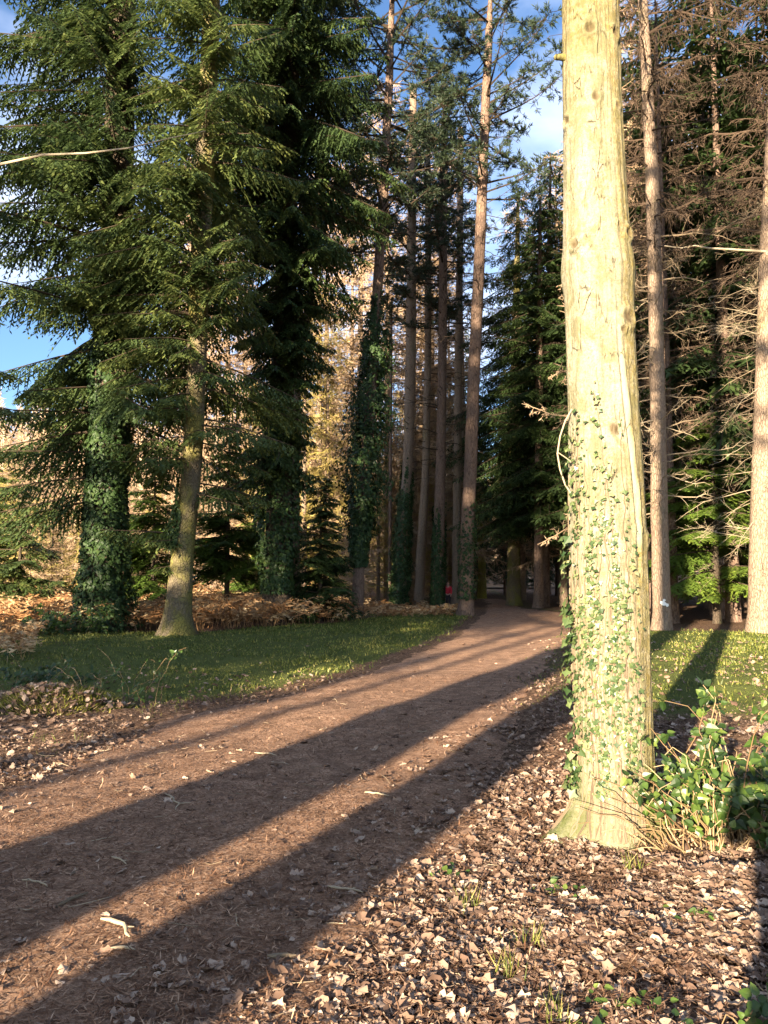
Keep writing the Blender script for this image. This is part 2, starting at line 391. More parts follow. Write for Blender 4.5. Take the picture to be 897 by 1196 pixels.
def straight_axis(x, y, height, r, lean=(0, 0), z0=None):
    z0 = float(H(x, y)) - .1 if z0 is None else z0
    zs = np.linspace(0, height, 7); f = zs / height
    return Axis([(x + lean[0] * q, y + lean[1] * q, z0 + z) for z, q in zip(zs, f)], [r * (1 - .93 * q ** 1.3) for q in f])
def trunk(ax, mat, root, flare=.5, n=18, seed=0, name='trunk', rough=.05, step=.35):
    z0, z1 = ax.p[0, 2], ax.p[-1, 2]
    z = np.concatenate([np.arange(z0, z0 + 1.2, .1), np.arange(z0 + 1.2, z1, step), [z1]])
    x, y = ax.xy(z); r = ax.R(z)
    k = np.convolve(np.pad(x, 2, 'edge'), np.ones(5) / 5, 'valid'); x = np.where(z > z0 + .8, k, x)
    a = np.arange(n) * 2 * PI / n
    rr = r[:, None] * (1 + rough * 2 * (lattice(a[None] * 3 + seed, z[:, None], seed, 1.3) - .5))
    fl = flare * np.exp(-(z - z0 - .1) / .28)[:, None]
    rr = rr * (1 + fl * (.55 + .45 * np.sin(a[None] * 4 + seed) * np.cos(a[None] + seed)))
    v = np.stack([x[:, None] + rr * np.cos(a), y[:, None] + rr * np.sin(a), np.broadcast_to(z[:, None], rr.shape)], -1)
    M = len(z); m = np.arange(M - 1)[:, None] * n; j = np.arange(n)[None]; j2 = (j + 1) % n
    f = np.stack([m + j, m + j2, m + n + j2, m + n + j], -1).reshape(-1, 4)
    mb = MB(); mb.add(v, f); return mb.build(name, mat, root, True, origin=root.location)

def conifer(ax, branches, mbF, mbW, rs, lat=.14, sub=.06, ql=.2, qw=.05, hang=.42, spread=1.0, bare=.12, tbase=.45):
    """branches: (z, azimuth, length, elevation, droop)"""
    for (z, az, Lb, e0, dr) in branches:
        bx, by = ax.xy(z); d = np.array([math.cos(az), math.sin(az), 0.]); nn = np.array([-d[1], d[0], 0.])
        s = np.linspace(0, 1, 8); wob = (rs.rand() - .5) * .25
        P = np.stack([bx + Lb * (d[0] * s + nn[0] * wob * s * s), by + Lb * (d[1] * s + nn[1] * wob * s * s), z + Lb * (math.sin(e0) * s - dr * s * s + dr * .45 * s ** 3)], -1)
        r0 = .008 + .009 * Lb
        mbW.tubes(P, np.linspace(r0, .006, 8), 4, tbase * .8 + .3 * rs.rand())
        n = max(4, int(Lb * (1 - bare) / lat * 2))
        sl = bare + (1 - bare) * (np.arange(n) + rs.rand(n) * .8) / n; sl = np.clip(sl, 0, .995)
        side = np.where(np.arange(n) % 2 == 0, 1., -1.)
        lp = np.stack([np.interp(sl, s, P[:, k]) for k in range(3)], -1)
        tan = nrm(np.stack([np.interp(sl, s, np.gradient(P[:, k])) for k in range(3)], -1))
        ll = spread * np.minimum(.34 * Lb, 1.1) * (1 - sl) ** .55 * sm(0, .22, sl - bare + .1) * (.6 + .6 * rs.rand(n)) + .13
        ang = np.radians(48 + 16 * rs.rand(n))
        ld = nrm(tan * np.cos(ang)[:, None] + nn[None] * (side * np.sin(ang))[:, None] + np.array([0, 0, 1.]) * ((-.5 - .7 * rs.rand(n)) * hang)[:, None])
        m = int(np.ceil(ll.max() / sub)); q = np.arange(m)[None] * sub + sub * .5 * rs.rand(n, m)
        ok = q < ll[:, None]
        fr = q / ll[:, None]
        pos = lp[:, None] + ld[:, None] * q[..., None]; pos[..., 2] -= hang * .55 * q ** 2
        sd = np.where((np.arange(m)[None] + np.arange(n)[:, None]) % 2 == 0, 1., -1.)
        per = nrm(np.cross(ld, np.array([0, 0, 1.])))[:, None]
        dirn = ld[:, None] * .75 + per * (sd * .72)[..., None] + (rs.rand(n, m, 3) - .5) * .45; dirn[..., 2] -= hang * .35
        W = np.cross(nrm(dirn), np.array([0, 0, 1.])) + (rs.rand(n, m, 3) - .5) * .9
        ln = ql * (1 - .45 * fr) * (.7 + .6 * rs.rand(n, m)); wd = qw * (.8 + .5 * rs.rand(n, m))
        tb = tbase + (rs.rand() - .5) * .35
        ti = np.clip(tb + (rs.rand(n, 1) - .5) * .3 + (rs.rand(n, m) - .5) * .35 + .12 * fr, 0, 1)
        mbF.diamonds(pos[ok], dirn[ok], W[ok], ln[ok], wd[ok], ti[ok])
        # needled spine of each lateral
        e = lp + ld * ll[:, None]; e[:, 2] -= hang * .55 * ll ** 2
        mbF.diamonds(lp, e - lp, per[:, 0] + (rs.rand(n, 3) - .5) * .6, np.linalg.norm(e - lp, axis=1) * 1.05, qw * .9, ti[:, 0])
def ring_branches(rs, z0, z1, dz, Lf, e0=(.05, .2), dr=(.15, .35), azc=None, azw=PI, gap=0.):
    out = []; z = z0
    while z < z1:
        az = rs.rand() * 2 * PI if azc is None else azc + (rs.rand() * 2 - 1) * azw
        if gap and lattice(math.cos(az) * 1.6 + 7, z * .75 + math.sin(az) * 1.6, int(z0 * 10), 1.) < gap: z += dz * .35; continue
        Lb = Lf(z) * (.65 + .5 * rs.rand())
        out.append((z, az, max(.35, Lb), -e0[0] + (e0[0] + e0[1]) * rs.rand(), dr[0] + (dr[1] - dr[0]) * rs.rand()))
        z += dz * (.5 + rs.rand())
    return out
def pine_crown(ax, mbF, mbW, rs, z0, z1, nb, Lf, tuft=.20, ntuft=18, tb=.4):
    for i in range(nb):
        z = z0 + (z1 - z0) * ((i + rs.rand()) / nb); az = rs.rand() * 2 * PI; Lb = Lf(z) * (.6 + .6 * rs.rand())
        bx, by = ax.xy(z); s = np.linspace(0, 1, 7); d = np.array([math.cos(az), math.sin(az)]); up = -.1 + .5 * rs.rand()
        P = np.stack([bx + Lb * d[0] * s, by + Lb * d[1] * s, z + Lb * (up * s - .25 * s ** 2 + .35 * s ** 3)], -1)
        mbW.tubes(P, np.linspace(.02 + .01 * Lb, .007, 7), 4, .4)
        n = int(5 + Lb * 9)
        sl = .35 + .65 * rs.rand(n) ** .7
        o = np.stack([np.interp(sl, s, P[:, k]) for k in range(3)], -1); off = (rs.rand(n, 3) - .5) * np.array([.9, .9, .5]) * (.35 + .25 * Lb)
        e = o + off
        mbW.tubes(np.stack([o, (o + e) / 2 + [0, 0, -.03], e], 1), np.tile([.010, .007, .004], (n, 1)), 3, .4)
        k = ntuft; di = nrm(off[:, None] * .8 + rs.randn(n, k, 3) * .45 * np.linalg.norm(off, axis=1)[:, None, None] + [0, 0, .1])
        W = rs.randn(n, k, 3); pp = e[:, None] - nrm(off)[:, None] * (rs.rand(n, k, 1) * .22)
        mbF.diamonds(pp, di, W, tuft * (.7 + .6 * rs.rand(n * k)), .032, np.clip(tb + (rs.rand(n, 1) - .5) * .5 + (rs.rand(n, k) - .5) * .2, 0, 1))
def bare_twigs(ax, mb, rs, z0, z1, nb, Lf, up=(-.3, .3), dr=.2, rr=.012, sub=9, subl=.5, tb=.5, azc=None, azw=PI, sub2=0, wid=.008, hang=0.):
    """leafless side branches with twiglets"""
    for i in range(nb):
        z = z0 + (z1 - z0) * ((i + rs.rand()) / nb)
        az = rs.rand() * 2 * PI if azc is None else azc + (rs.rand() * 2 - 1) * azw
        Lb = Lf(z) * (.4 + .8 * rs.rand()); bx, by = ax.xy(z); s = np.linspace(0, 1, 7)
        e = up[0] + (up[1] - up[0]) * rs.rand(); wob = (rs.rand(2) - .5) * .35
        d = np.array([math.cos(az), math.sin(az)]); nn = np.array([-d[1], d[0]])
        P = np.stack([bx + Lb * (d[0] * s + nn[0] * wob[0] * s ** 2), by + Lb * (d[1] * s + nn[1] * wob[0] * s ** 2), z + Lb * (e * s - dr * s ** 2 + wob[1] * s ** 3)], -1)
        P += (rs.rand(7, 3) - .5) * .10 * Lb * s[:, None] ** .7
        t = np.clip(tb + (rs.rand() - .5) * .5, 0, 1)
        mb.tubes(P, np.linspace(rr * (.6 + .4 * Lb), rr * .3, 7), 4, t)
        n = int(sub * Lb)
        if n < 1: continue
        sl = .15 + .85 * rs.rand(n); o = np.stack([np.interp(sl, s, P[:, k]) for k in range(3)], -1)
        dd = nrm(np.array([d[0], d[1], e * .5]) * .7 + rs.randn(n, 3) * .5 + [0, 0, -hang]); l2 = subl * (.3 + rs.rand(n)) * (1.15 - sl)
        en = o + dd * l2[:, None]; mid = (o + en) / 2 + (rs.rand(n, 3) - .5) * .08 * l2[:, None]; en[:, 2] -= hang * .5 * l2
        mb.tubes(np.stack([o, mid, en], 1), np.tile([rr * .4, rr * .3, rr * .2], (n, 1)), 3, t)
        if sub2:
            k = sub2; f = rs.rand(n, k, 1); o2 = o[:, None] * (1 - f) + en[:, None] * f
            d3 = nrm(dd[:, None] * .6 + rs.randn(n, k, 3) * .6 + [0, 0, -hang])
            mb.diamonds(o2, d3, rs.randn(n, k, 3), l2.repeat(k) * (.25 + .5 * rs.rand(n * k)), wid, np.clip(t + (rs.rand(n * k) - .5) * .4, 0, 1), mid=.3)
def ivy(ax, z0, z1, n, size, rs, bulge=.12, seed=0, cone=None, ang=None, clump=1.6, tb=.35, top_ragged=1.0):
    mb = MB()
    z = z0 + (z1 - z0) * rs.rand(n); a = rs.rand(n) * 2 * PI if ang is None else ang[0] + (rs.rand(n) * 2 - 1) * ang[1]
    if top_ragged: keep = (rs.rand(n) < .25 + 1.6 * sm(.2, .6, lattice(a * 2.2 + 3, z * 1.1, seed + 7, 1.3)) + 1.0 * sm(z1 * .6, z0, z)) & (z < z1 - 2.2 * top_ragged * lattice(a * 2, a * 0, seed, 1.3)); z, a = z[keep], a[keep]; n = len(z)
    x, y = ax.xy(z); cl = lattice(a * 1.3 + 9, z, seed, clump); c2 = lattice(a * 3 + 4, z * 2.5, seed + 3, clump)
    e = 1 if cone is None else cone(z)
    r = ax.R(z) + .02 + bulge * e * (cl ** 1.5 * 1.2 + .5 * c2) * (.35 + .65 * rs.rand(n))
    N = np.stack([np.cos(a), np.sin(a), np.full(n, .25)], -1)
    P = np.stack([x + r * np.cos(a), y + r * np.sin(a), z], -1)
    D = nrm(np.array([0, 0, -1.]) + (rs.rand(n, 3) - .5) * 1.5 + N * .35); W = np.cross(D, nrm(N + (rs.rand(n, 3) - .5) * .9))
    s_ = size * (.6 + .8 * rs.rand(n))
    mb.diamonds(P - D * s_[:, None] * .5, D, W, s_, s_ * .9, np.clip(tb + (cl - .5) * .3 + (rs.rand(n) - .5) * .6, 0, 1), mid=.38, fold=.15)
    return mb

# ------------------------------------------------------------------ the big sunlit trunk in front
YM = 4.75
prof = [(715, 1010, 120), (717, 975, 98), (720, 940, 88), (722, 900, 82), (717, 850, 86), (714, 800, 86), (711, 700, 87), (709, 600, 82), (705, 500, 76), (701, 400, 74), (697, 290, 75), (695, 250, 70), (692, 150, 65), (690, 50, 64), (689, 0, 62), (686, -200, 58), (680, -600, 52)]
P = []; R = []
for px, py, wd in prof:
    p, t = at(px, py, YM); P.append(p); R.append(wd / FPX * t / 2)
z_base = float(H(P[1][0], YM))
mt = thing('broadleaf_tree', (P[1][0], YM, z_base), 'thick pale yellow-green sunlit trunk with small ivy and brambles at its foot', 'tree')
axM = Axis(np.array(P), np.array(R))
zz = np.concatenate([np.arange(z_base - .12, 7.2, .012), np.arange(7.2, 17, .25)]); na = 200
aa = np.arange(na) * 2 * PI / na
x0, y0 = axM.xy(zz); r0 = axM.R(zz)
def smooth(v, k=41):
    return np.convolve(np.pad(v, k // 2, 'edge'), np.ones(k) / k, 'valid')
n_f = int((zz < 7.2).sum()); x0[:n_f] = smooth(x0[:n_f]); r0[:n_f] = smooth(r0[:n_f])
Ag, Zg = np.meshgrid(aa, zz)
rr = r0[:, None] * np.ones_like(Ag)
hb = Zg - z_base
rr *= 1 + .03 * np.sin(2 * Ag + Zg * .5) + .02 * np.sin(3 * Ag - Zg * .8)
rr += .010 * (lattice(np.cos(Ag) * 3 + 5, Zg * .8 + np.sin(Ag) * 3, 3, 1.5) - .5) + .008 * (lattice(Ag * 7, Zg * .5, 6, 2.) - .5) * 1.
rr += .0045 * (lattice(Ag * 22, Zg * 5, 9, 1.) - .5) + .003 * (lattice(Ag * 40, Zg * 25, 12, 1.) - .5)
# root flare: buttresses (towards -x left, front and right)
def lobe(c, wdt): return np.exp(-((np.angle(np.exp(1j * (Ag - c)))) / wdt) ** 2)
rr += (.20 * lobe(PI * 1.08, .34) * np.exp(-np.maximum(hb, 0) / .14) + .07 * lobe(PI * 1.45, .4) * np.exp(-np.maximum(hb, 0) / .12) + .09 * lobe(PI * 1.85, .35) * np.exp(-np.maximum(hb, 0) / .14) + .07 * lobe(PI * .5, .5) * np.exp(-np.maximum(hb, 0) / .2) + .035 * lobe(PI * 1.1, .5) * np.exp(-np.maximum(hb, 0) / .6))
# raised seam on the right of the front
seam_a = np.interp(zz, [0, 1.6, 2.0, 2.9, 3.4, 7], [5.30, 5.30, 5.28, 5.0, 4.98, 5.0])[:, None]
da = np.angle(np.exp(1j * (Ag - seam_a)))
ss = sm(1.3, 1.7, Zg) * sm(3.05, 2.7, Zg)
rr += .014 * np.exp(-((np.abs(da) - .11) / .05) ** 2) * ss - .008 * np.exp(-(da / .07) ** 2) * ss
rr += .010 * np.exp(-((np.angle(np.exp(1j * (Ag - 5.75)))) / .35) ** 2) * sm(.2, .8, Zg) * sm(3.4, 2.4, Zg)
scar = np.exp(-((da + .02 * np.sin(Zg * 9)) / (.085 + .02 * np.sin(Zg * 23))) ** 4) * sm(1.62, 1.75, Zg) * sm(2.98, 2.8, Zg)
knot = np.zeros_like(rr)
def add_knot(px, py, rad, depth, ringh):
    p, t = at(px, py, YM); z = p[2]; rz = float(np.interp(z, zz, r0)); cx = float(np.interp(z, zz, x0))
    off = np.clip((p[0] - cx) / rz, -.98, .98); ang = 2 * PI - math.acos(off)
    dd = np.hypot(np.angle(np.exp(1j * (Ag - ang))) * rz, (Zg - z) * .8)
    w1 = .6 + .8 * lattice(Ag * 20, Zg * 30, 3, 1.)
    global rr, knot
    rr = rr - depth * np.exp(-(dd / (rad * .6)) ** 2) * w1 + ringh * np.exp(-((dd - rad * 1.1) / (rad * .45)) ** 2) * w1
    knot = np.maximum(knot, np.exp(-(dd / (rad * .78)) ** 4) * np.clip(w1 * 1.2 - .2, 0, 1))
for k in [(681, 53, .035, .02, .016), (711, 55, .03, .016, .012), (687, 131, .03, .006, .01), (713, 138, .02, .004, .006), (661, 148, .03, .004, .02), (668, 296, .03, .002, .022), (725, 283, .03, .008, .016), (714, 276, .018, .006, .006), (724, 380, .045, .0, .014), (717, 395, .02, .003, .01), (688, 450, .006, .004, .0), (706, 508, .04, -.012, .006), (732, 620, .02, .006, .008), (748, 632, .03, -.02, .01)]:
    add_knot(*k)
rr += .016 * np.exp(-((hb - 3.45) / .12) ** 2)
v = np.stack([x0[:, None] + rr * np.cos(Ag), YM + rr * np.sin(Ag), Zg], -1)
M_ = len(zz); m = np.arange(M_ - 1)[:, None] * na; j = np.arange(na)[None]; j2 = (j + 1) % na
mb = MB(); mb.add(v, np.stack([m + j, m + j2, m + na + j2, m + na + j], -1).reshape(-1, 4))
o = mb.build('trunk', M_MAIN, mt, True, origin=mt.location)
for nm, arr in (('moss', .35 + .75 * sm(4.9, 5.75, Ag) * sm(7.5, 6.2, Ag) + .30 * sm(3.3, 5.5, Zg)), ('knot', knot), ('scar', scar),
                ('green', np.exp(-(np.maximum(hb, 0) / .38) ** 2) * (.35 + .65 * (lobe(PI * 1.08, .5) + lobe(PI * 1.8, .3))))):
    q = o.data.attributes.new(nm, 'FLOAT', 'POINT'); q.data.foreach_set('value', np.clip(arr, 0, 1.3).astype(np.float32).ravel())
def onmain(a, z, lift=.004):
    i = np.clip(np.searchsorted(zz, z), 0, M_ - 1); jj = (np.round(a / (2 * PI) * na).astype(int)) % na
    r = rr[i, jj] + lift
    return np.stack([x0[i] + r * np.cos(a), YM + r * np.sin(a), z], -1)
# short snapped branch at the upper left, limbs above the frame
p, t = at(661, 71, YM)
mb = MB(); q = np.array([[p[0] + .06, YM, p[2]], [p[0] - .03, YM - .02, p[2] + .01], [p[0] - .075, YM - .03, p[2] + .004]]); mb.tubes(q, [.03, .022, .018], 10, .5); mb.tubes(q[-1:] + np.array([[0, 0, 0], [-.012, -.004, 0]]), [.018, .001], 10, .8)
mb.build('branch_stub', M_BARK_FIR, mt, True, origin=mt.location)
mb = MB(); rs = np.random.RandomState(3)
bare_twigs(axM, mb, rs, 7.5, 16, 34, lambda z: 3.6 - .12 * z, (.3, .9), .1, .03, 8, .9, .5, sub2=4, wid=.012)
mb.build('limbs', M_TWIG, mt, origin=mt.location)
# ivy: stems hugging the bark and small pale leaves
IV = np.array([(0, 0), (.18, .30), (.55, .38), (.42, .10 + .5), (.30, .62), (0, 1.0), (-.30, .62), (-.42, .60), (-.55, .38), (-.18, .30)])
IVT = np.array([(0, .35, .0)] + [(x_, y_, -.08 * abs(x_) * 2) for x_, y_ in IV]); IVF = np.array([(0, i_ + 1, (i_ + 1) % 10 + 1) for i_ in range(10)])
rs = np.random.RandomState(21)
stems = []
for k in range(44):
    a0 = PI * (1.02 + .62 * rs.rand()); z = z_base + .05; pts = []; top = 1.1 + 1.7 * rs.rand() ** 1.2
    a_ = a0
    while z < top:
        pts.append((a_, z)); a_ += (rs.rand() - .5) * .10; z += .045
    stems.append(np.array(pts))
mb = MB()
for s_ in stems:
    if len(s_) < 4: continue
    q = onmain(s_[:, 0], s_[:, 1], .003); mb.tubes(q, np.linspace(.005, .0018, len(q)), 5, .0 + .5 * rs.rand())
mb.build('ivy_stems', M_TWIG, mt, origin=mt.location)
A1 = []; Z1 = []
for s_ in stems:
    n = int(len(s_) * 1.9); k = rs.randint(0, len(s_), n)
    A1.append(s_[k, 0] + rs.randn(n) * .07); Z1.append(s_[k, 1] + rs.randn(n) * .03)
n = 500; A1.append(PI * (1.0 + .12 * rs.rand(n))); Z1.append(.1 + 1.9 * rs.rand(n))
A1 = np.concatenate(A1); Z1 = np.concatenate(Z1); keep = (Z1 > z_base + .28) & (rs.rand(len(Z1)) < .12 + 1.1 * sm(.3, .7, lattice(A1 * 5, Z1 * 3.2, 5, 1.))); A1, Z1 = A1[keep], Z1[keep]; n = len(A1)
left_ = (A1 < PI * 1.10)
N = nrm(np.stack([np.cos(A1), np.sin(A1), np.full(n, .3)], -1) + rs.randn(n, 3) * np.where(left_, .5, .30)[:, None])
D = nrm(np.array([0, 0, -1.]) + rs.randn(n, 3) * .6); D = nrm(D - N * np.sum(D * N, -1, keepdims=True)); X_ = np.cross(D, N)
mb = MB(); mb.place(IVT, IVF, onmain(A1, Z1, .010) + N * (rs.rand(n, 1) * np.where(left_, .06, .012)[:, None]), X_, D, N, np.where(left_, .050, .028) * (.4 + 1.1 * rs.rand(n) ** 1.5), np.clip(.45 + .33 * rs.randn(n) - .25 * left_, 0, 1))
mb.build('ivy_leaves', M_IVYP, mt, origin=mt.location)
# loose loop of ivy stem hanging at the left
mb = MB(); pl = [(668, 478), (660, 492), (654, 510), (651, 530), (654, 548), (660, 566), (668, 578)]
q = np.array([at(a_, b_, YM - .05)[0] for a_, b_ in pl]); mb.tubes(q, [.005] * 7, 6, .8)
q = np.array([at(a_, b_, YM - .08)[0] for a_, b_ in [(651, 528), (660, 534), (668, 540)]]); mb.tubes(q, [.003] * 3, 5, .8)
mb.build('hanging_stem', M_TWIG, mt, origin=mt.location)

# ------------------------------------------------------------------ left side trees
def crown_build(root, F, mF, Wd, mW=M_WOOD, fname='foliage'):
    if F.n: F.build(fname, mF, root, origin=root.location)
    if Wd is not None and Wd.n: Wd.build('branches', mW, root, origin=root.location)
# ivy-clad big fir
ax = px_axis([(119, 737, 50), (121, 690, 42), (124, 600, 40), (128, 480, 36), (132, 350, 35), (138, 200, 34), (142, 60, 32), (144, -40, 30)], 21.5, 25)
r1 = thing('fir_tree', ax.p[0], 'massive dark fir wrapped in ivy to the ground, left of the bare-footed mossy fir', 'tree'); trunk(ax, M_BARK_IVY, r1, .5, seed=1)
rs = np.random.RandomState(31); F = MB(); Wd = MB()
br = ring_branches(rs, 6.0, 24, .14, lambda z: 4.2 * sm(27, 12, z) + .3 * (z < 9), (.25, .25), (.15, .7), gap=.5)
br += ring_branches(rs, 8.5, 20, .22, lambda z: 2.6, (.1, .3), (.3, .6), azc=-PI / 2, azw=.9)
br += ring_branches(rs, 11, 21, .45, lambda z: 4.8, (.1, .2), (.2, .6), azc=PI * 1.02, azw=.7)
br += ring_branches(rs, 3.6, 8, .36, lambda z: 3.6, (.1, .1), (.05, .3), azc=PI, azw=.8)
conifer(ax, br, F, Wd, rs, tbase=.46, qw=.06, ql=.23, hang=.8)
crown_build(r1, F, M_FIR, Wd)
ivy(ax, 0, 11.5, 17000, .12, rs, .34, 4, cone=lambda z: .5 + .9 * sm(3, 0, z)).build('ivy', M_IVY, r1, origin=r1.location)
# mossy fir with bare foot
ax = px_axis([(206, 742, 38), (208, 715, 31), (212, 660, 26), (219, 600, 24), (226, 520, 23), (229, 440, 22), (233, 320, 22), (239, 200, 22), (245, 60, 20), (249, -40, 18)], 20.0, 23)
r2 = thing('fir_tree', ax.p[0], 'fir with a bare flared grey foot and yellow-green lit bark, standing on the grass edge', 'tree'); trunk(ax, M_BARK_FIR, r2, .55, seed=2, n=24)
rs = np.random.RandomState(32); F = MB(); Wd = MB()
br = ring_branches(rs, 6.2, 22, .13, lambda z: 3.0 * sm(26, 10, z), (.25, .3), (.2, .7), gap=.48)
br += ring_branches(rs, 7.4, 19, .21, lambda z: 2.2, (.1, .3), (.3, .6), azc=-PI / 2, azw=.9)
br += [(6.2, 4.4, 1.9, .0, .5), (6.8, 5.2, 1.8, 0, .5), (7.4, 4.7, 1.8, .0, .6), (3.6, 5.9, 1.7, 0, .4), (3.9, .2, 2.0, 0, .4), (4.4, PI * .98, 2.3, .1, .1), (4.7, PI * 1.1, 2.2, .12, .12), (4.5, PI * 1.35, 1.8, .0, .2), (4.6, PI * .8, 1.9, .0, .2), (2.55, PI * 1.05, 2.1, .12, .12), (2.4, PI * 1.3, 1.1, .05, .2), (1.75, PI * 1.1, .7, 0, .2), (5.2, PI * 1.6, 1.9, .05, .35), (5.4, -.4, 2.4, .0, .4), (5.6, .1, 2.6, 0, .5), (5.0, .3, 2.0, -.1, .5), (5.8, 4.2, 2.0, 0, .3), (5.1, PI * 1.15, 1.6, 0, .3)]
conifer(ax, br, F, Wd, rs, tbase=.62, qw=.055, hang=.75)
crown_build(r2, F, M_FIR, Wd)
ivy(ax, 2.2, 4.9, 1500, .10, rs, .20, 9, ang=(PI * 1.1, .9), tb=.7).build('ivy', M_IVY, r2, origin=r2.location)
# dark spruce with ivy, right of them
ax = px_axis([(322, 702, 34), (324, 650, 30), (327, 560, 28), (330, 450, 26), (334, 300, 24), (338, 100, 22), (340, -40, 20)], 25.5, 25)
r3 = thing('spruce_tree', ax.p[0], 'dark dense spruce with ivy low on its trunk, foliage like a tall black column', 'tree'); trunk(ax, M_BARK_IVY, r3, .4, seed=3)
rs = np.random.RandomState(33); F = MB(); Wd = MB()
br = ring_branches(rs, 4.6, 25, .10, lambda z: 1.1 + 2.7 * sm(7, 15, z) * sm(34, 18, z), (.3, .1), (.3, .8))
br += ring_branches(rs, 5, 22, .16, lambda z: 2.0, (.1, .2), (.4, .8), azc=-PI / 2, azw=1.)
conifer(ax, br, F, Wd, rs, tbase=.38, hang=.9, ql=.26, qw=.065)
crown_build(r3, F, M_SPRUCE, Wd)
ivy(ax, .9, 8, 8000, .12, rs, .45, 5, cone=lambda z: .3 + sm(1, 3.5, z), tb=.5).build('ivy', M_IVY, r3, origin=r3.location)
# slim reddish trunk right behind it
ax = px_axis([(345, 700, 13), (344, 560, 12), (347, 420, 10), (356, 380, 9), (368, 320, 7), (376, 220, 5)], 30, 19, .02)
r4 = thing('pine_tree', ax.p[0], 'slim crooked reddish trunk just right of the dark ivied spruce column', 'tree'); trunk(ax, M_BARK_PINE, r4, .2, 10, seed=4)
rs = np.random.RandomState(34); W1 = MB(); F = MB()
bare_twigs(ax, W1, rs, 5, 17, 26, lambda z: 1.6, (.1, .7), 0, .018, 7, .5, .3, sub2=2)
W1.build('branches', M_WOOD, r4, origin=r4.location)
# young dark spruce
def small_spruce(x, y, h, wmax, label, mat, seed, tb=.4, group=None, low=.25, dz=.075, name='young_spruce'):
    ax = straight_axis(x, y, h, .03 + .009 * h); r = thing(name, (x, y, float(H(x, y))), label, 'tree', group); trunk(ax, M_BARK_IVY, r, .2, 8, seed)
    rs = np.random.RandomState(seed); F = MB(); Wd = MB()
    conifer(ax, ring_branches(rs, low, h * .98, dz, lambda z: wmax * (1 - z / h) ** .8 + .12, (.0, .2), (.1, .35)), F, Wd, rs, tbase=tb, lat=.11, sub=.055, spread=1.9, bare=.04, ql=.24, qw=.07)
    crown_build(r, F, mat, Wd); return r
p = at(374, 690, 26)[0]; small_spruce(p[0], 26, 5.0, 1.5, 'young dark spruce with drooping boughs between the ivied spruce and the leaning ivied pine', M_SPRUCE, 41, .3)
p = at(22, 690, 27)[0]; small_spruce(p[0], 27, 5.2, 1.9, 'young olive spruce at the left edge behind the bracken', M_FIR, 42, .6, dz=.12)
for k_, (px_, Y_, h_, lb_) in enumerate([(100, 44, 4.5, 'olive spruce sapling far behind the massive ivied trunk'), (-15, 31, 6.5, 'lit spruce cut by the left frame edge'), (300, 36, 6.0, 'yellow-green sapling spruce peeping left of the dark ivied spruce')]):
    q_ = at(px_, 690, Y_)[0]; small_spruce(q_[0], Y_, h_, 1.7, lb_, M_LITFIR, 140 + k_, .2)
p = at(178, 690, 27)[0]; small_spruce(p[0], 27, 6.2, 1.9, 'bushy sunlit spruce filling the gap between the two left firs', M_LITFIR, 44, .2)
p = at(265, 690, 28)[0]; small_spruce(p[0], 28, 7.5, 2.0, 'olive green spruce behind the bracken right of the bare-footed fir', M_LITFIR, 45, .15, low=1.5)

# ------------------------------------------------------------------ pines in the middle
def pine(label, pts, Y, height, seed, cz0, nb, Lc, mat=M_BARK_PINE, dead=(3, 14, 24, 1.3), ivz=None, ivb=.15, ivn=4000, cone=None, tb=.4, crown=True, n=14, ivt=.35, flare=.35):
    ax = px_axis(pts, Y, height); r = thing('pine_tree', ax.p[0], label, 'tree'); trunk(ax, mat, r, flare, n, seed)
    rs = np.random.RandomState(seed)
    Wd = MB()
    if dead: bare_twigs(ax, Wd, rs, dead[0], dead[1], dead[2], lambda z: dead[3], (-.3, .35), .1, .016, 5, .45, .25, sub2=2, wid=.012)
    if crown:
        F = MB(); pine_crown(ax, F, Wd, rs, cz0, height, nb, Lc, tb=tb); F.build('foliage', M_PINE, r, origin=r.location)
    Wd.build('branches', M_WOOD, r, origin=r.location)
    if ivz: ivy(ax, ivz[0], ivz[1], ivn, .11, rs, ivb, seed, cone=cone, tb=ivt).build('ivy', M_IVY, r, origin=r.location)
    return r
cr_ = lambda z: 2.6
pine('tall leaning pine swollen with dark ivy halfway up, bare red-brown foot', [(417, 700, 14), (420, 640, 13), (426, 560, 13), (434, 450, 12), (441, 340, 12), (448, 220, 11), (455, 90, 9), (457, 20, 7)], 28, 25, 51, 13.5, 80, lambda z: 3.2, ivz=(1.8, 12.2), ivb=.62, ivn=16000, cone=lambda z: .15 + 1.25 * sm(1.5, 5, z) * sm(13, 7, z), dead=(10, 20, 50, 1.9), ivt=.3)
pine('pine with a neat dark ivy sleeve to a third of its height, lit bark above', [(466, 698, 15), (471, 620, 13), (477, 530, 12), (480, 400, 12), (481, 250, 10), (483, 100, 8)], 36, 25, 52, 14, 46, lambda z: 2.4, mat=M_BARK_PALE, ivz=(0, 7.2), ivb=.32, ivn=8000, dead=(8, 20, 50, 1.7), cone=lambda z: .35 + .6 * sm(7, 1, z))
pine('slender grey pine curving up beside the ivy-sleeved one', [(489, 700, 12), (492, 640, 11), (497, 560, 9), (500, 400, 8), (500, 200, 7)], 38, 24, 53, 14, 38, lambda z: 2.2, mat=M_BARK_PALE, dead=(6, 18, 36, 1.5))
pine('straight dark pine with ivy round its lower trunk, red jacket beside its foot', [(511, 701, 14), (513, 620, 13), (515, 520, 11), (517, 400, 10), (518, 200, 9)], 36, 25, 54, 13, 48, lambda z: 2.6, ivz=(0, 5.2), ivb=.09, ivn=4000, dead=(6, 19, 50, 1.8))
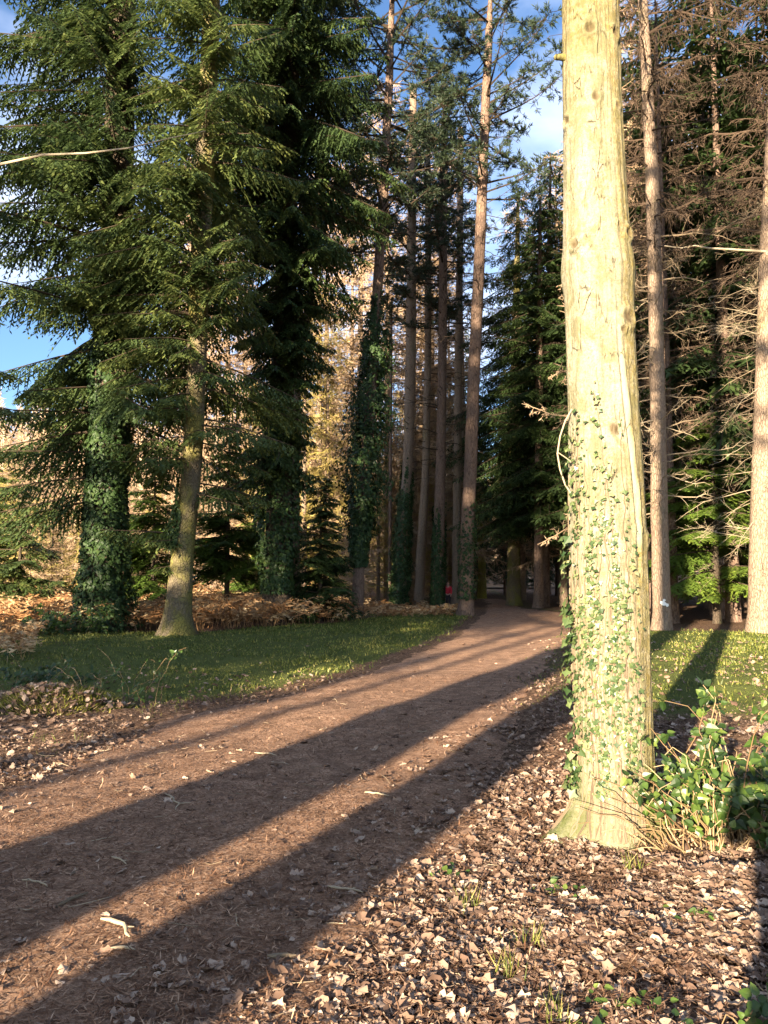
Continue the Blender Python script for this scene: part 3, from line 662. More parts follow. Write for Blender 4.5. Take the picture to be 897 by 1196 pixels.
pine('pale straight pine directly left of the leaning roadside pine', [(533, 702, 12), (534, 600, 10), (535, 450, 9), (537, 300, 8), (538, 150, 7)], 40, 24, 55, 14, 38, lambda z: 2.2, mat=M_BARK_PALE, dead=(6, 19, 40, 1.6))
pine('leaning red-barked pine rooted at the path edge', [(544, 722, 21), (545, 700, 17), (545, 640, 17), (549, 560, 15), (553, 450, 14), (560, 300, 13), (566, 150, 11), (571, 40, 9)], 29, 25, 56, 16, 46, lambda z: 2.8, ivz=(.6, 5.0), ivb=.10, ivn=1500, dead=(7, 20, 44, 1.6), flare=.7, n=18)
pine('thin bare pine pole between the ivied pines', [(455, 696, 4), (456, 560, 4), (457, 400, 3)], 37, 15, 57, 12, 10, lambda z: .8, dead=(4, 13, 18, .8), crown=False, n=8)
# golden lit forked tree, far
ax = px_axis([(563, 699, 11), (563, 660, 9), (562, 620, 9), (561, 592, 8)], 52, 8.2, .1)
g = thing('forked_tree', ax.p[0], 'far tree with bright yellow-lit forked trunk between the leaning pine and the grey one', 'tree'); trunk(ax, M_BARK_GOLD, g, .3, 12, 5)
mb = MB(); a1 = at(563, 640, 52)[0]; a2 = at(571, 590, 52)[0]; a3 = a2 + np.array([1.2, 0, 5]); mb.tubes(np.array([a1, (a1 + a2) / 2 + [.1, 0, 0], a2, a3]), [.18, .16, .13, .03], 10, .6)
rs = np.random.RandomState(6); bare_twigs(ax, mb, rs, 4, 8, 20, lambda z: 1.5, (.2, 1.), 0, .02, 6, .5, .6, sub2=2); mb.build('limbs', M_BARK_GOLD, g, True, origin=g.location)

# spruces on the right of the path, trunks bare low down
def spruce(label, pts, Y, height, seed, z0, Lf, mat=M_SPRUCE, bark=M_BARK_PINE, tb=.3, dz=.12, hang=.55, dr=(.25, .55), group=None, dead=None):
    ax = px_axis(pts, Y, height); r = thing('spruce_tree', ax.p[0], label, 'tree', group); trunk(ax, bark, r, .45, 14, seed)
    rs = np.random.RandomState(seed); F = MB(); Wd = MB()
    conifer(ax, ring_branches(rs, z0, height, dz, Lf, (.25, .1), dr), F, Wd, rs, tbase=tb, hang=hang, lat=.17, sub=.075, ql=.25, qw=.06)
    if dead: bare_twigs(ax, Wd, rs, *dead)
    crown_build(r, F, mat, Wd); return r
spruce('stout grey-trunked spruce where the path fades, nearest dark spruce to the bend', [(600, 706, 17), (600, 650, 15), (601, 560, 14), (603, 400, 12)], 39.5, 22, 61, 3.9, lambda z: 3.8 * sm(27, 8, z), bark=M_BARK_FIR, dz=.09)
spruce('spruce with a sunlit mossy foot just right of the path end', [(629, 713, 14), (629, 690, 11), (629, 600, 10), (630, 450, 9)], 36.5, 20, 62, 4.2, lambda z: 3.2 * sm(25, 8, z), dz=.09)
spruce('dark spruce with plain brown stem close beside the mossy-footed one', [(637, 706, 10), (637, 600, 9), (640, 450, 8)], 38, 23, 63, 4.5, lambda z: 3.6 * sm(28, 10, z), dz=.09)
spruce('thin spruce half hidden by the big pale trunk on its left', [(655, 704, 8), (655, 600, 7), (655, 450, 7)], 42, 22, 64, 6.0, lambda z: 3.4 * sm(27, 10, z), dz=.1)
# ------------------------------------------------------------------ right side
ax = px_axis([(773, 742, 26), (773, 715, 21), (771, 640, 20), (769, 540, 18.5), (768, 450, 17), (765, 330, 16), (762, 220, 15), (757, 120, 13), (751, 10, 11), (748, -60, 10)], 21, 24)
r5 = thing('larch_tree', ax.p[0], 'slender pale larch trunk with a white mark near its foot and dead twigs above', 'tree'); trunk(ax, M_BARK_PALE, r5, .25, 20, 7)
rs = np.random.RandomState(71); mb = MB()
bare_twigs(ax, mb, rs, 3.2, 11, 58, lambda z: 1.9, (-.3, .35), .12, .014, 6, .55, .6, sub2=2, wid=.010)
mb.build('dead_twigs', M_TWIG, r5, origin=r5.location)
mb = MB(); bare_twigs(ax, mb, rs, 10.5, 23, 80, lambda z: 2.6, (-.4, .4), .15, .02, 9, .7, .3, sub2=7, wid=.014, hang=.5)
mb.build('crown', M_BROWNTWIG, r5, origin=r5.location)
q, t = at(775, 705, 20.72); mb = MB(); rs = np.random.RandomState(5)
for k in range(9):
    c = q + np.array([rs.randn() * .045, -.005 * abs(rs.randn()), rs.randn() * .035]); aa_ = np.linspace(0, 2 * PI, 9)[:-1]; rad = .03 + .03 * rs.rand(8)
    vv = np.stack([c[0] + rad * np.cos(aa_), np.full(8, 20.735) - .003 * k, c[2] + rad * np.sin(aa_)], -1); vv = np.concatenate([[[c[0], 20.73 - .003 * k, c[2]]], vv])
    mb.add(vv, np.array([(0, i_ + 1, (i_ + 1) % 8 + 1) for i_ in range(8)]))
mb.build('white_blaze', M_WHITE, r5, origin=r5.location)
ax = px_axis([(889, 744, 36), (888, 715, 28), (889, 640, 26), (891, 540, 24), (894, 430, 22), (898, 300, 21), (905, 150, 19), (912, 0, 17)], 20.5, 24)
r6 = thing('larch_tree', ax.p[0], 'pale sunlit larch trunk at the right edge bristling with dead twigs', 'tree'); trunk(ax, M_BARK_PALE, r6, .3, 20, 8)
rs = np.random.RandomState(72); mb = MB()
bare_twigs(ax, mb, rs, 2.0, 12, 60, lambda z: 2.0, (-.7, .55), .3, .0055, 10, .6, .65, sub2=2, wid=.009)
bare_twigs(ax, mb, rs, 2.5, 9.5, 16, lambda z: 2.4, (-.5, .5), .3, .007, 6, .6, .8, azc=PI, azw=.6, sub2=2, wid=.009)
a1 = at(897, 294, 20.4)[0]; pts_ = np.array([at(x_, y_, 20.35)[0] for x_, y_ in [(899, 294), (880, 293), (850, 291), (828, 290), (812, 287), (795, 290), (776, 287)]])
mb.tubes(pts_, np.linspace(.035, .016, 7), 6, .95)
mb.build('dead_twigs', M_TWIG, r6, origin=r6.location)
mb = MB(); bare_twigs(ax, mb, rs, 10, 23, 80, lambda z: 2.8, (-.4, .4), .15, .02, 9, .7, .3, sub2=7, wid=.014, hang=.5)
mb.build('crown', M_BROWNTWIG, r6, origin=r6.location)
# sunlit young fir under the dark wood
p = at(838, 722, 24.5)[0]
ax = straight_axis(p[0], 24.5, 6.6, .14); r7 = thing('young_fir', (p[0], 24.5, float(H(p[0], 24.5))), 'young fir with bright green sunlit boughs between the two pale larch trunks', 'tree'); trunk(ax, M_BARK_IVY, r7, .2, 10, 9)
rs = np.random.RandomState(73); F = MB(); Wd = MB()
conifer(ax, ring_branches(rs, 1.0, 6.4, .075, lambda z: 2.3 * sm(8.5, 3, z) * sm(.2, 1.6, z) + .2, (.05, .1), (.15, .35)), F, Wd, rs, tbase=.55, ql=.22, qw=.07, lat=.11, sub=.05)
crown_build(r7, F, M_LITFIR, Wd)

# ------------------------------------------------------------------ background wood
def proto_spruce(seed, h, wmax, z0, tb, dz=.12):
    ax = straight_axis(0, 0, h, .22, z0=-.2); r = thing('spruce_tree', (0, 0, 0), None, 'tree'); trunk(ax, M_BARK_PINE, r, .3, 10, seed, step=1)
    rs = np.random.RandomState(seed); F = MB(); Wd = MB()
    conifer(ax, ring_branches(rs, z0, h, dz, lambda z: wmax * (1 - (z - z0) / (h - z0 + 1)) ** .6 * sm(z0 - 1.5, z0 + 2, z), (.25, .05), (.2, .5)), F, Wd, rs, lat=.24, sub=.11, ql=.36, qw=.10, hang=.5, tbase=tb)
    crown_build(r, F, M_SPRUCE, Wd); return r
def proto_larch(seed, h, z0, mat, bark, nb=90, wl=2.3, wid=.022, r=.17, sub2=6):
    ax = straight_axis(0, 0, h, r, z0=-.2); o = thing('larch_tree', (0, 0, 0), None, 'tree'); trunk(ax, bark, o, .3, 8, seed, step=1)
    rs = np.random.RandomState(seed); mb = MB()
    bare_twigs(ax, mb, rs, z0, h - .3, nb, lambda z: wl * (1.05 - z / h) ** .6 + .3, (-.2, .5), .1, .024, 8, .8, .5, sub2=sub2, wid=wid, hang=.25)
    mb.build('crown', mat, o, origin=(0, 0, 0)); return o
PS = [proto_spruce(81, 21, 3.4, 3.5, .25), proto_spruce(82, 24, 3.8, 5.0, .35), proto_spruce(83, 18, 3.0, 2.0, .3)]
PL = [proto_larch(85, 20, 2, M_LARCH, M_BARK_PALE, 120, 2.5, .028, sub2=9), proto_larch(86, 23, 3, M_LARCH, M_BARK_PALE, 130, 2.5, .028, sub2=9)]
PR = [proto_larch(84, 22, 5, M_BROWNTWIG, M_BARK_PINE, 110, sub2=7)]
PR[0].name = 'brown_larch'
PG = [proto_larch(87, 19, 2, M_GOLD, M_BARK_PALE, 90, 2.6, .035, .2, 8)]
PB = [proto_larch(88, 5, .3, M_LARCH, M_BARK_PALE, 60, 1.6, .02, .04, 6), proto_larch(89, 6, .3, M_GOLD, M_BARK_GOLD, 60, 1.5, .02, .05, 6)]
for q_ in PB: q_.name = 'bare_sapling'
def put(proto, used, x, y, s, label, group, z=None):
    o = proto if not used.get(proto.name) else copy_tree(proto); used[proto.name] = 1
    o.location = (x, y, float(H(x, y)) if z is None else z); o.rotation_euler = (0, 0, random.random() * 6.28); o.scale = (s, s, s * random.uniform(.93, 1.07))
    tag(o, label, 'tree', group); return o
used = {}
def clear_path(x, y): return x < pathL(y) - 1.2 or x > pathR(y) + 1.2
# dark spruce wood on the right
G1 = 'dark spruces of the wood on the right'
spots = [(10.2, 29), (13.5, 26.5), (16.5, 27.5), (19, 25), (12, 33), (15.2, 31.5), (18.5, 32), (22, 29), (13.6, 38), (17, 37), (21, 36), (15.5, 43), (20, 43), (25, 40), (25, 33), (18, 50), (24, 50), (30, 45), (14.5, 52), (28, 26), (24, 22), (30, 35), (11.8, 27.5), (14.8, 29.5), (17.5, 29.8), (12.5, 36), (16, 34.5), (20, 28), (14.2, 34), (9.6, 36), (11.8, 41.5), (23.5, 30.5), (26, 28.5), (18, 40), (13.2, 47), (22, 38), (11.4, 25.4), (14.6, 24.6), (12.9, 29.4), (10.6, 31.4), (16.8, 22.8)]
for i, (x, y) in enumerate(spots):
    put(PS[i % 3], used, x, y, random.uniform(1.0, 1.3), 'dark spruce standing in the shaded wood on the right of the path', G1)
G2 = 'spruces closing the view behind the path'
for i, (x, y) in enumerate([(7.5, 66), (11, 64), (14, 70), (18, 66), (9, 78), (3.5, 80), (6, 57), (9.5, 58), (12.5, 56), (15.5, 60), (4, 70), (15, 82), (24, 72), (30, 64), (22, 60)]):
    put(PS[(i + 1) % 3], used, x, y, random.uniform(.75, 1.0), 'distant spruce in the dark line that closes the path', G2)
G9 = 'young spruces under the far trees'
for i, (x, y) in enumerate([(5.2, 52), (6.5, 54), (8.8, 50.5), (10.5, 53), (12.2, 50), (14, 55), (7.6, 60), (10, 61), (16, 48), (13, 61), (4.9, 64), (8.7, 56)]):
    put(PS[2], used, x, y, random.uniform(.3, .5), 'low young spruce under the far trees', G9)
G3 = 'bare larches behind the pines'
rs = np.random.RandomState(77); lp = []
while len(lp) < 80:
    y = 40 + 46 * rs.rand(); x = y * (-.52 + .62 * rs.rand())
    if clear_path(x, y) and all(math.hypot(x - a_, y - b_) > 2.3 for a_, b_ in lp) and not (y < 44 and x > -2): lp.append((x, y))
for i, (x, y) in enumerate(lp):
    put(PL[i % 2], used, x, y, random.uniform(.45, .65) if x < -.26 * y else (random.uniform(1.1, 1.5) if (y < 66 and i % 3) else random.uniform(.7, 1.0)), 'pale leafless larch in the sunlit stand behind the pines', G3)
G8 = 'bare saplings between the pines and the larches'
sap = []
while len(sap) < 46:
    y = 36 + 26 * rs.rand(); x = y * (-.55 + .66 * rs.rand())
    if clear_path(x, y) and not (.055 < x / y < .115 and y < 50) and all(math.hypot(x - a_, y - b_) > 1.6 for a_, b_ in sap): sap.append((x, y))
for i, (x, y) in enumerate(sap):
    put(PB[i % 2], used, x, y, random.uniform(.7, 1.4), 'leafless tan sapling in the thicket behind the pines', G8)
for x, y, c_, lb in ((.2, 42, 1.3, 'tall bare tan larch seen between the two ivy-sleeved pines'), (1.7, 44.5, 1.35, 'tall bare tan larch behind the slender grey pine'), (-1.4, 46, 1.35, 'tall bare tan larch behind the swollen ivied pine'), (2.9, 46.5, 1.3, 'tall bare tan larch behind the straight dark pine'), (4.4, 43, 1.3, 'tall bare tan larch just right of the leaning red-barked pine'), (7.9, 26.8, 1.05, 'pinkish brown larch close behind the big pale trunk'), (8.9, 38.5, 1.2, 'larch with pinkish brown drooping twigs above the end of the path'), (8.4, 47, 1.3, 'farther pinkish brown larch over the path end'), (9.9, 43, 1.25, 'brown larch half hidden by the big pale trunk')):
    put(PL[1 if (y < 30 or y == 42 or y == 46) else 0], used, x, y, c_, lb, 'larches over the path end')
G4 = 'larches coloured gold as if sunlit'
for i, (x, y) in enumerate([(-3.0, 40.5), (-4.6, 44), (-2.3, 47), (3.2, 52), (-5.8, 50), (-7.0, 42), (-3.6, 52), (-1.2, 43), (-4.0, 38.5), (.6, 47), (1.6, 50), (2.9, 44), (-.3, 41), (3.9, 49)]):
    put(PG[0], used, x, y, (.95, 1.0, .9, .6, 1.05, .7, 1.1, .6, .8, .75, .8, .55, .6, .8)[i], 'larch coloured sunlit gold behind the pines', G4)
G5 = 'bare larches above the right-hand wood'
for i, (x, y) in enumerate([(9.3, 25), (12.4, 23.5), (13.8, 27.5), (15.5, 24), (11, 30.5), (10.3, 34.5)]):
    put(PR[0], used, x, y, 1.05, 'tall brown larch whose fine twigs fill the top right of the view', G5)
# left: spruce off the frame whose boughs hang in, with a bare pale branch
ax = straight_axis(-11.3, 16.5, 21, .3); r8 = thing('spruce_tree', (-11.3, 16.5, float(H(-11.3, 16.5))), 'spruce just outside the left edge whose boughs hang into view', 'tree'); trunk(ax, M_BARK_IVY, r8, .4, 14, 12)
rs = np.random.RandomState(88); F = MB(); Wd = MB()
conifer(ax, ring_branches(rs, 4.2, 20, .22, lambda z: 3.3 * sm(24, 8, z), (.15, .1), (.15, .35)), F, Wd, rs, tbase=.3)
crown_build(r8, F, M_FIR, Wd)
mb = MB(); q = np.array([at(x_, y_, 14.5)[0] for x_, y_ in [(-60, 203), (0, 192), (50, 181), (100, 179), (150, 173), (200, 161), (240, 153)]]); q = np.concatenate([[[-11.3, 16.4, q[0][2] - .5]], q])
mb.tubes(q, np.linspace(.034, .007, 8), 6, .95); mb.build('bare_branch', M_TWIG, r8, origin=r8.location)

# distant wood on the hillside: one mass
rs = np.random.RandomState(90)
F = MB(); n = 1500
az_ = np.radians(-44 + 92 * rs.rand(n)); rd = 95 + 150 * rs.rand(n) ** .8; X = rd * np.sin(az_); Y = rd * np.cos(az_); Z = hillz(X, Y)
h = 9 + 9 * rs.rand(n); ti = rs.rand(n)
F.tubes(np.stack([np.stack([X, Y, Z - .5], -1), np.stack([X, Y, Z + h * .5], -1), np.stack([X, Y, Z + h], -1)], 1), np.tile([.2, .14, .03], (n, 1)), 3, .8)
k = 120; f = .2 + .8 * rs.rand(n, k); o = np.stack([X[:, None] + 0 * f, Y[:, None] + 0 * f, Z[:, None] + h[:, None] * f], -1)
d = nrm(rs.randn(n, k, 3) * [1, 1, .3] + [0, 0, .45]); ln = (1.15 - f) * 3.0 * (.4 + rs.rand(n, k)) + .5
F.diamonds(o, d, rs.randn(n, k, 3), ln.ravel(), .16, np.clip(ti[:, None] * .7 + .3 * rs.rand(n, k), 0, 1), mid=.4)
tag(F.build('distant_wood', M_LARCH), 'far-off bare brown woodland on the rising ground', 'woodland', kind='stuff')

# trees behind the viewer that throw the long shadows over the path
G6 = 'trees behind the viewer that shade the path'
def behind(s, t, r, seed, z0=11, label='pine standing behind the viewer, its trunk shading the path'):
    x, y = ST(s, t); ax = straight_axis(x, y, 22, r); o = thing('pine_tree', (x, y, float(H(x, y))), label, 'tree', G6); trunk(ax, M_BARK_PINE, o, .3, 16, seed)
    rs = np.random.RandomState(seed); F = MB(); Wd = MB(); pine_crown(ax, F, Wd, rs, z0, 22, 26, lambda z: 2.2); bare_twigs(ax, Wd, rs, 4, 11, 8, lambda z: 1., (-.2, .3), .1, .015, 5, .4)
    F.build('foliage', M_PINE, o, origin=o.location); Wd.build('branches', M_WOOD, o, origin=o.location)
behind(-3.24, -9, .56, 91); behind(-2.04, -7, .36, 92)
for k_, (s_, t_, r_) in enumerate([(-4.65, -24, .12), (-5.35, -30, .2)]):
    behind(s_, t_, r_, 98 + k_, 15)
for k_, (s_, t_) in enumerate([(1.6, -15), (4.2, -12), (6.8, -16), (9.5, -12)]):
    behind(s_, t_, .3, 93 + k_, 13, 'pine standing behind the viewer to the right')
def bspruce(s, t, sc_=1.0, k=0):
    x, y = ST(s, t); return put(PS[k], used, x, y, sc_, 'spruce standing behind the viewer to the left', 'spruces behind the viewer')
for s_, t_, c_, k_ in [(-9.9, -15, 1.0, 1), (-12.0, -10, .72, 0), (-14.0, -17, .9, 1), (-16.6, -11, .5, 0), (-10.4, -8, .75, 1), (-8.9, -28, 1.2, 1)]:
    bspruce(s_, t_, c_, k_)

# ------------------------------------------------------------------ ground cover
# dead bracken
rs = np.random.RandomState(101)
def bracken(pts, hmin, hmax, mb):
    n = len(pts); x, y = pts[:, 0], pts[:, 1]; z = H(x, y); a = rs.rand(n) * 2 * PI; h = (hmin + (hmax - hmin) * rs.rand(n)) * (1 - .68 * sm(-3.5, .5, x))
    s = np.linspace(0, 1, 6); d = np.stack([np.cos(a), np.sin(a)], -1); reach = h * (.4 + .9 * rs.rand(n))
    Px = x[:, None] + d[:, :1] * reach[:, None] * s ** 1.5; Py = y[:, None] + d[:, 1:] * reach[:, None] * s ** 1.5
    Pz = z[:, None] + h[:, None] * (1.5 * s - (.7 + .5 * rs.rand(n))[:, None] * s ** 2.2)
    P = np.stack([Px, Py, Pz], -1); t0 = rs.rand(n)
    mb.tubes(P, np.tile(np.linspace(.006, .002, 6), (n, 1)), 3, .3 + .6 * t0)
    k = 22; sl = .25 + .75 * np.arange(k) / k
    O = np.stack([np.stack([np.interp(sl, s, P[i_, :, c]) for c in range(3)], -1) for i_ in range(n)])
    T = nrm(np.gradient(O, axis=1)); sd = np.where(np.arange(k) % 2 == 0, 1., -1.)[None, :, None]
    S_ = nrm(np.cross(T, [0, 0, 1.])) * sd
    D = T * .4 + S_ + rs.randn(n, k, 3) * .35 + [0, 0, -.35]
    mb.diamonds(O, D, T + rs.randn(n, k, 3) * .4, ((.34 * h[:, None]) * (1.1 - sl)[None] * (.6 + .7 * rs.rand(n, k)) + .04).ravel(), .05, np.clip(t0[:, None] * .8 + rs.rand(n, k) * .35, 0, 1))
mb = MB()
n = 5200; x = -19 + 24 * rs.rand(n); y = 20.5 + 17 * rs.rand(n) ** 1.2
edge = 21.0 + 7.0 * sm(-6, 2.5, x) + .8 * (lattice(x, y, 5, .8) - .5)
k = (y > edge) & (x < pathL(y) - 1.0) & (lattice(x, y, 15, .45) > .22); pts = np.stack([x, y], -1)[k]
bracken(pts, .55, 1.35, mb)
n = 2500; x = -40 + 40 * rs.rand(n); y = 36 + 22 * rs.rand(n); k = (x < pathL(y) - 2) & (x < -.07 * y); bracken(np.stack([x, y], -1)[k], .9, 1.7, mb)
n = 260; x = -9.5 + 3 * rs.rand(n); y = 13.5 + 7.5 * rs.rand(n); k = x < -.45 * y; bracken(np.stack([x, y], -1)[k], .3, .7, mb)
tag(mb.build('bracken', M_BRACKEN), 'dead orange-brown bracken along the wood edge behind the grass', 'bracken', kind='stuff')

# grass
def blades(mb, x, y, hh, wd, tl, th):
    n = len(x); z = H(x, y); P = np.stack([x, y, z - .01], -1); D = np.array([0, 0, 1.]) + rs.randn(n, 3) * .55; D[:, 2] = np.abs(D[:, 2])
    mb.diamonds(P, D, rs.randn(n, 3), hh * (.5 + rs.rand(n)), wd, tl + (th - tl) * rs.rand(n), mid=.3)
mb = MB(); n = 230000; x = -11 + 26 * rs.rand(n); y = 7.5 + 22 * rs.rand(n) ** 1.1
k = rs.rand(n) < green_mask(x, y) * (.05 + 1.3 * lattice(x, y, 7, .9) * lattice(x, y, 17, 2.3) ** .5) ; x, y = x[k], y[k]
blades(mb, x, y, (.024 + .0017 * y) * (.5 + 1.2 * lattice(x, y, 27, 1.6)), .010 + .0009 * y, 0, .9)
n = 6000; x = -6 + 7 * rs.rand(n); y = 4 + 6 * rs.rand(n); k = (x < pathL(y) - .2) & (lattice(x, y, 8, 2.2) > .62); blades(mb, x[k], y[k], .07, .008, 0, .9)
tag(mb.build('grass', M_GRASS), 'short green grass on both verges of the path', 'grass', kind='stuff')

# dead leaves: small template with lobes and curl
def leaf_template(seed, lobed=True, curl=.3):
    r = np.random.RandomState(seed); k = 16; s = np.arange(k) / k * 2 * PI
    q_ = 1 + (np.where(np.arange(k) % 2 == 0, .26, -.26) if lobed else 0) + .14 * r.randn(k)
    yy = .5 - .5 * np.cos(s) * (.9 + .1 * q_); xx = .34 * np.sin(s) * q_
    z = curl * (np.abs(xx) * 1.1 + 1.0 * (yy - .5) ** 2) + .055 * r.randn(k)
    V = np.stack([xx, yy, z], -1); V = np.concatenate([[[0, .5, -.02]], V]); F = np.array([(0, i_ + 1, (i_ + 1) % k + 1) for i_ in range(k)])
    return V, F
LT = [leaf_template(1, True, .35), leaf_template(2, True, .7), leaf_template(3, False, .5), leaf_template(4, False, -.4), leaf_template(5, True, -.5)]
def scatter_leaves(mb, x, y, size, lift=.012, tilt=.45, tlo=0., thi=1., zoff=None):
    n = len(x); g = rs.randint(0, len(LT), n)
    z = H(x, y) + lift * (.3 + rs.rand(n)) + (0 if zoff is None else zoff)
    N = nrm(np.array([0, 0, 1.]) + rs.randn(n, 3) * tilt); A = rs.randn(n, 3); Dy = nrm(A - N * np.sum(A * N, -1, keepdims=True)); Dx = np.cross(Dy, N)
    t = np.clip(tlo + (thi - tlo) * rs.rand(n), 0, 1); sz = size * (.5 + 1.0 * rs.rand(n) ** 1.7); O = np.stack([x, y, z + np.where(g > 2, .012, 0)], -1)
    for i_, (V, F) in enumerate(LT):
        k = g == i_
        if k.any(): mb.place(V - [0, .5, 0], F, O[k], Dx[k], Dy[k], N[k], sz[k], t[k])
mb = MB()
def litter_w(x, y):     # how thickly dead leaves lie
    l, r = pathL(y), pathR(y)
    right = sm(r - .9, r + .5, x); left = sm(l + .5, l - .7, x) * sm(14, 9.5, y)
    base = .05 + .02 * (lattice(x, y, 3, 1.) > .6)
    g = 1 - .7 * green_mask(x, y)
    return np.clip(base + right + left * .75, 0, 1) * g
n = 58000; y = 2.1 + 5.5 * rs.rand(n) ** 1.2; x = -.62 * y - .3 + (1.24 * y + .6) * rs.rand(n)
w_ = litter_w(x, y); k = rs.rand(n) < w_ * (.12 + .88 * sm(.2, .6, lattice(x, y, 9, 2.0))); scatter_leaves(mb, x[k], y[k], .058, .020, .27, 0, 1.05)
n = 34000; y = 2.1 + 7 * rs.rand(n) ** 1.3; x = -.62 * y - .3 + (1.24 * y + .6) * rs.rand(n); k = rs.rand(n) < .25 + .75 * litter_w(x, y); x, y = x[k], y[k]; n = len(x)
mb.diamonds(np.stack([x, y, H(x, y) + .02 + .014 * rs.rand(n)], -1), rs.randn(n, 3) * [1, 1, .3], rs.randn(n, 3) * [1, 1, .3], .010 + .014 * rs.rand(n), .006 + .008 * rs.rand(n), .8 * rs.rand(n))
n = 20000; y = 7.5 + 10 * rs.rand(n); x = -.6 * y + 1.2 * y * rs.rand(n)
w_ = litter_w(x, y); k = rs.rand(n) < w_ * .8 * (.5 + .5 * lattice(x, y, 9, 1.5)); scatter_leaves(mb, x[k], y[k], .060, .02, .4, .0, 1.0)
tag(mb.build('leaf_litter', M_LITTER, smooth=True), 'fallen dead leaves thick beside the trunk and thin on the path', 'leaf litter', kind='stuff')
mb = MB()
n = 95000; y = 2.1 + 10 * rs.rand(n) ** 1.4; x = -.62 * y - .3 + (1.24 * y + .6) * rs.rand(n); k = (x > pathL(y) - .8) & (x < pathR(y) + 1.2); x, y = x[k], y[k]; n = len(x)
D = rs.randn(n, 3) * [1, 1, .12]; mb.diamonds(np.stack([x, y, H(x, y) + .026 + .008 * rs.rand(n)], -1), D, np.cross(D, [0, 0, 1.]), .035 + .04 * rs.rand(n), .0035 + .0006 * y, rs.rand(n) ** 1.3)
tag(mb.build('needle_litter', M_NEEDLE), 'fallen needles and bits strewn over the brown path', 'needles', kind='stuff')

# fallen sticks lying on the path
def stick(pa, pb, label, rad=.006, bend=.1, t=.8):
    def gp(px, py):
        d = CAMZ * FPX / (py - HOR) * .985; return np.array([(px - CX) / FPX * d, d])
    A, B = gp(*pa), gp(*pb); s = np.linspace(0, 1, 7); n_ = np.array([-(B - A)[1], (B - A)[0]])
    xy = A + (B - A) * s[:, None] + n_ * (bend * np.sin(s * PI) + .03 * rs.randn(7))[:, None]
    P = np.concatenate([xy, (H(xy[:, 0], xy[:, 1]) + .03 + rad)[:, None]], 1)
    mb = MB(); mb.tubes(P, rad * np.array([.5, 1, 1, .9, .85, .7, .3]), 7, t); o_ = P[3]
    m_ = P[4] + (P[4] - P[3]) * .3 + np.array([n_[0], n_[1], 0]) * .15; mb.tubes(np.stack([P[4], (P[4] + m_) / 2 + [0, 0, .003], m_]), [rad * .6, rad * .5, rad * .2], 5, t)
    tag(mb.build('fallen_stick', M_TWIG, origin=o_), label, 'stick', 'sticks on the path')
stick((200, 918), (213, 936), 'short curved pale stick lying in the shadow of the left half of path')
stick((132, 1052), (166, 1070), 'pale bent stick on the sunlit strip low on the left', .009)
stick((143, 1081), (170, 1083), 'short straight pale stick below the bent one', .006)
stick((385, 1013), (425, 1018), 'thin straight pale stick in the deep shade of mid path', .006, .04)
stick((140, 985), (158, 993), 'small pale stick in the shadow band, left of the curved one', .005)
stick((80, 1040), (115, 1025), 'dark stick lying in the broad shadow at the left', .008, .05, .15)
stick((300, 873), (326, 876), 'thin pale twig on the sunny upper path', .006)
stick((318, 1088), (350, 1086), 'brown stick at the lower edge of the wide shadow', .009, .05, .35)
stick((426, 915), (455, 918), 'pale sliver of wood in the shade near the trunk side', .006)
stick((40, 1012), (70, 1018), 'pale twig in the shadow near the left edge', .005)

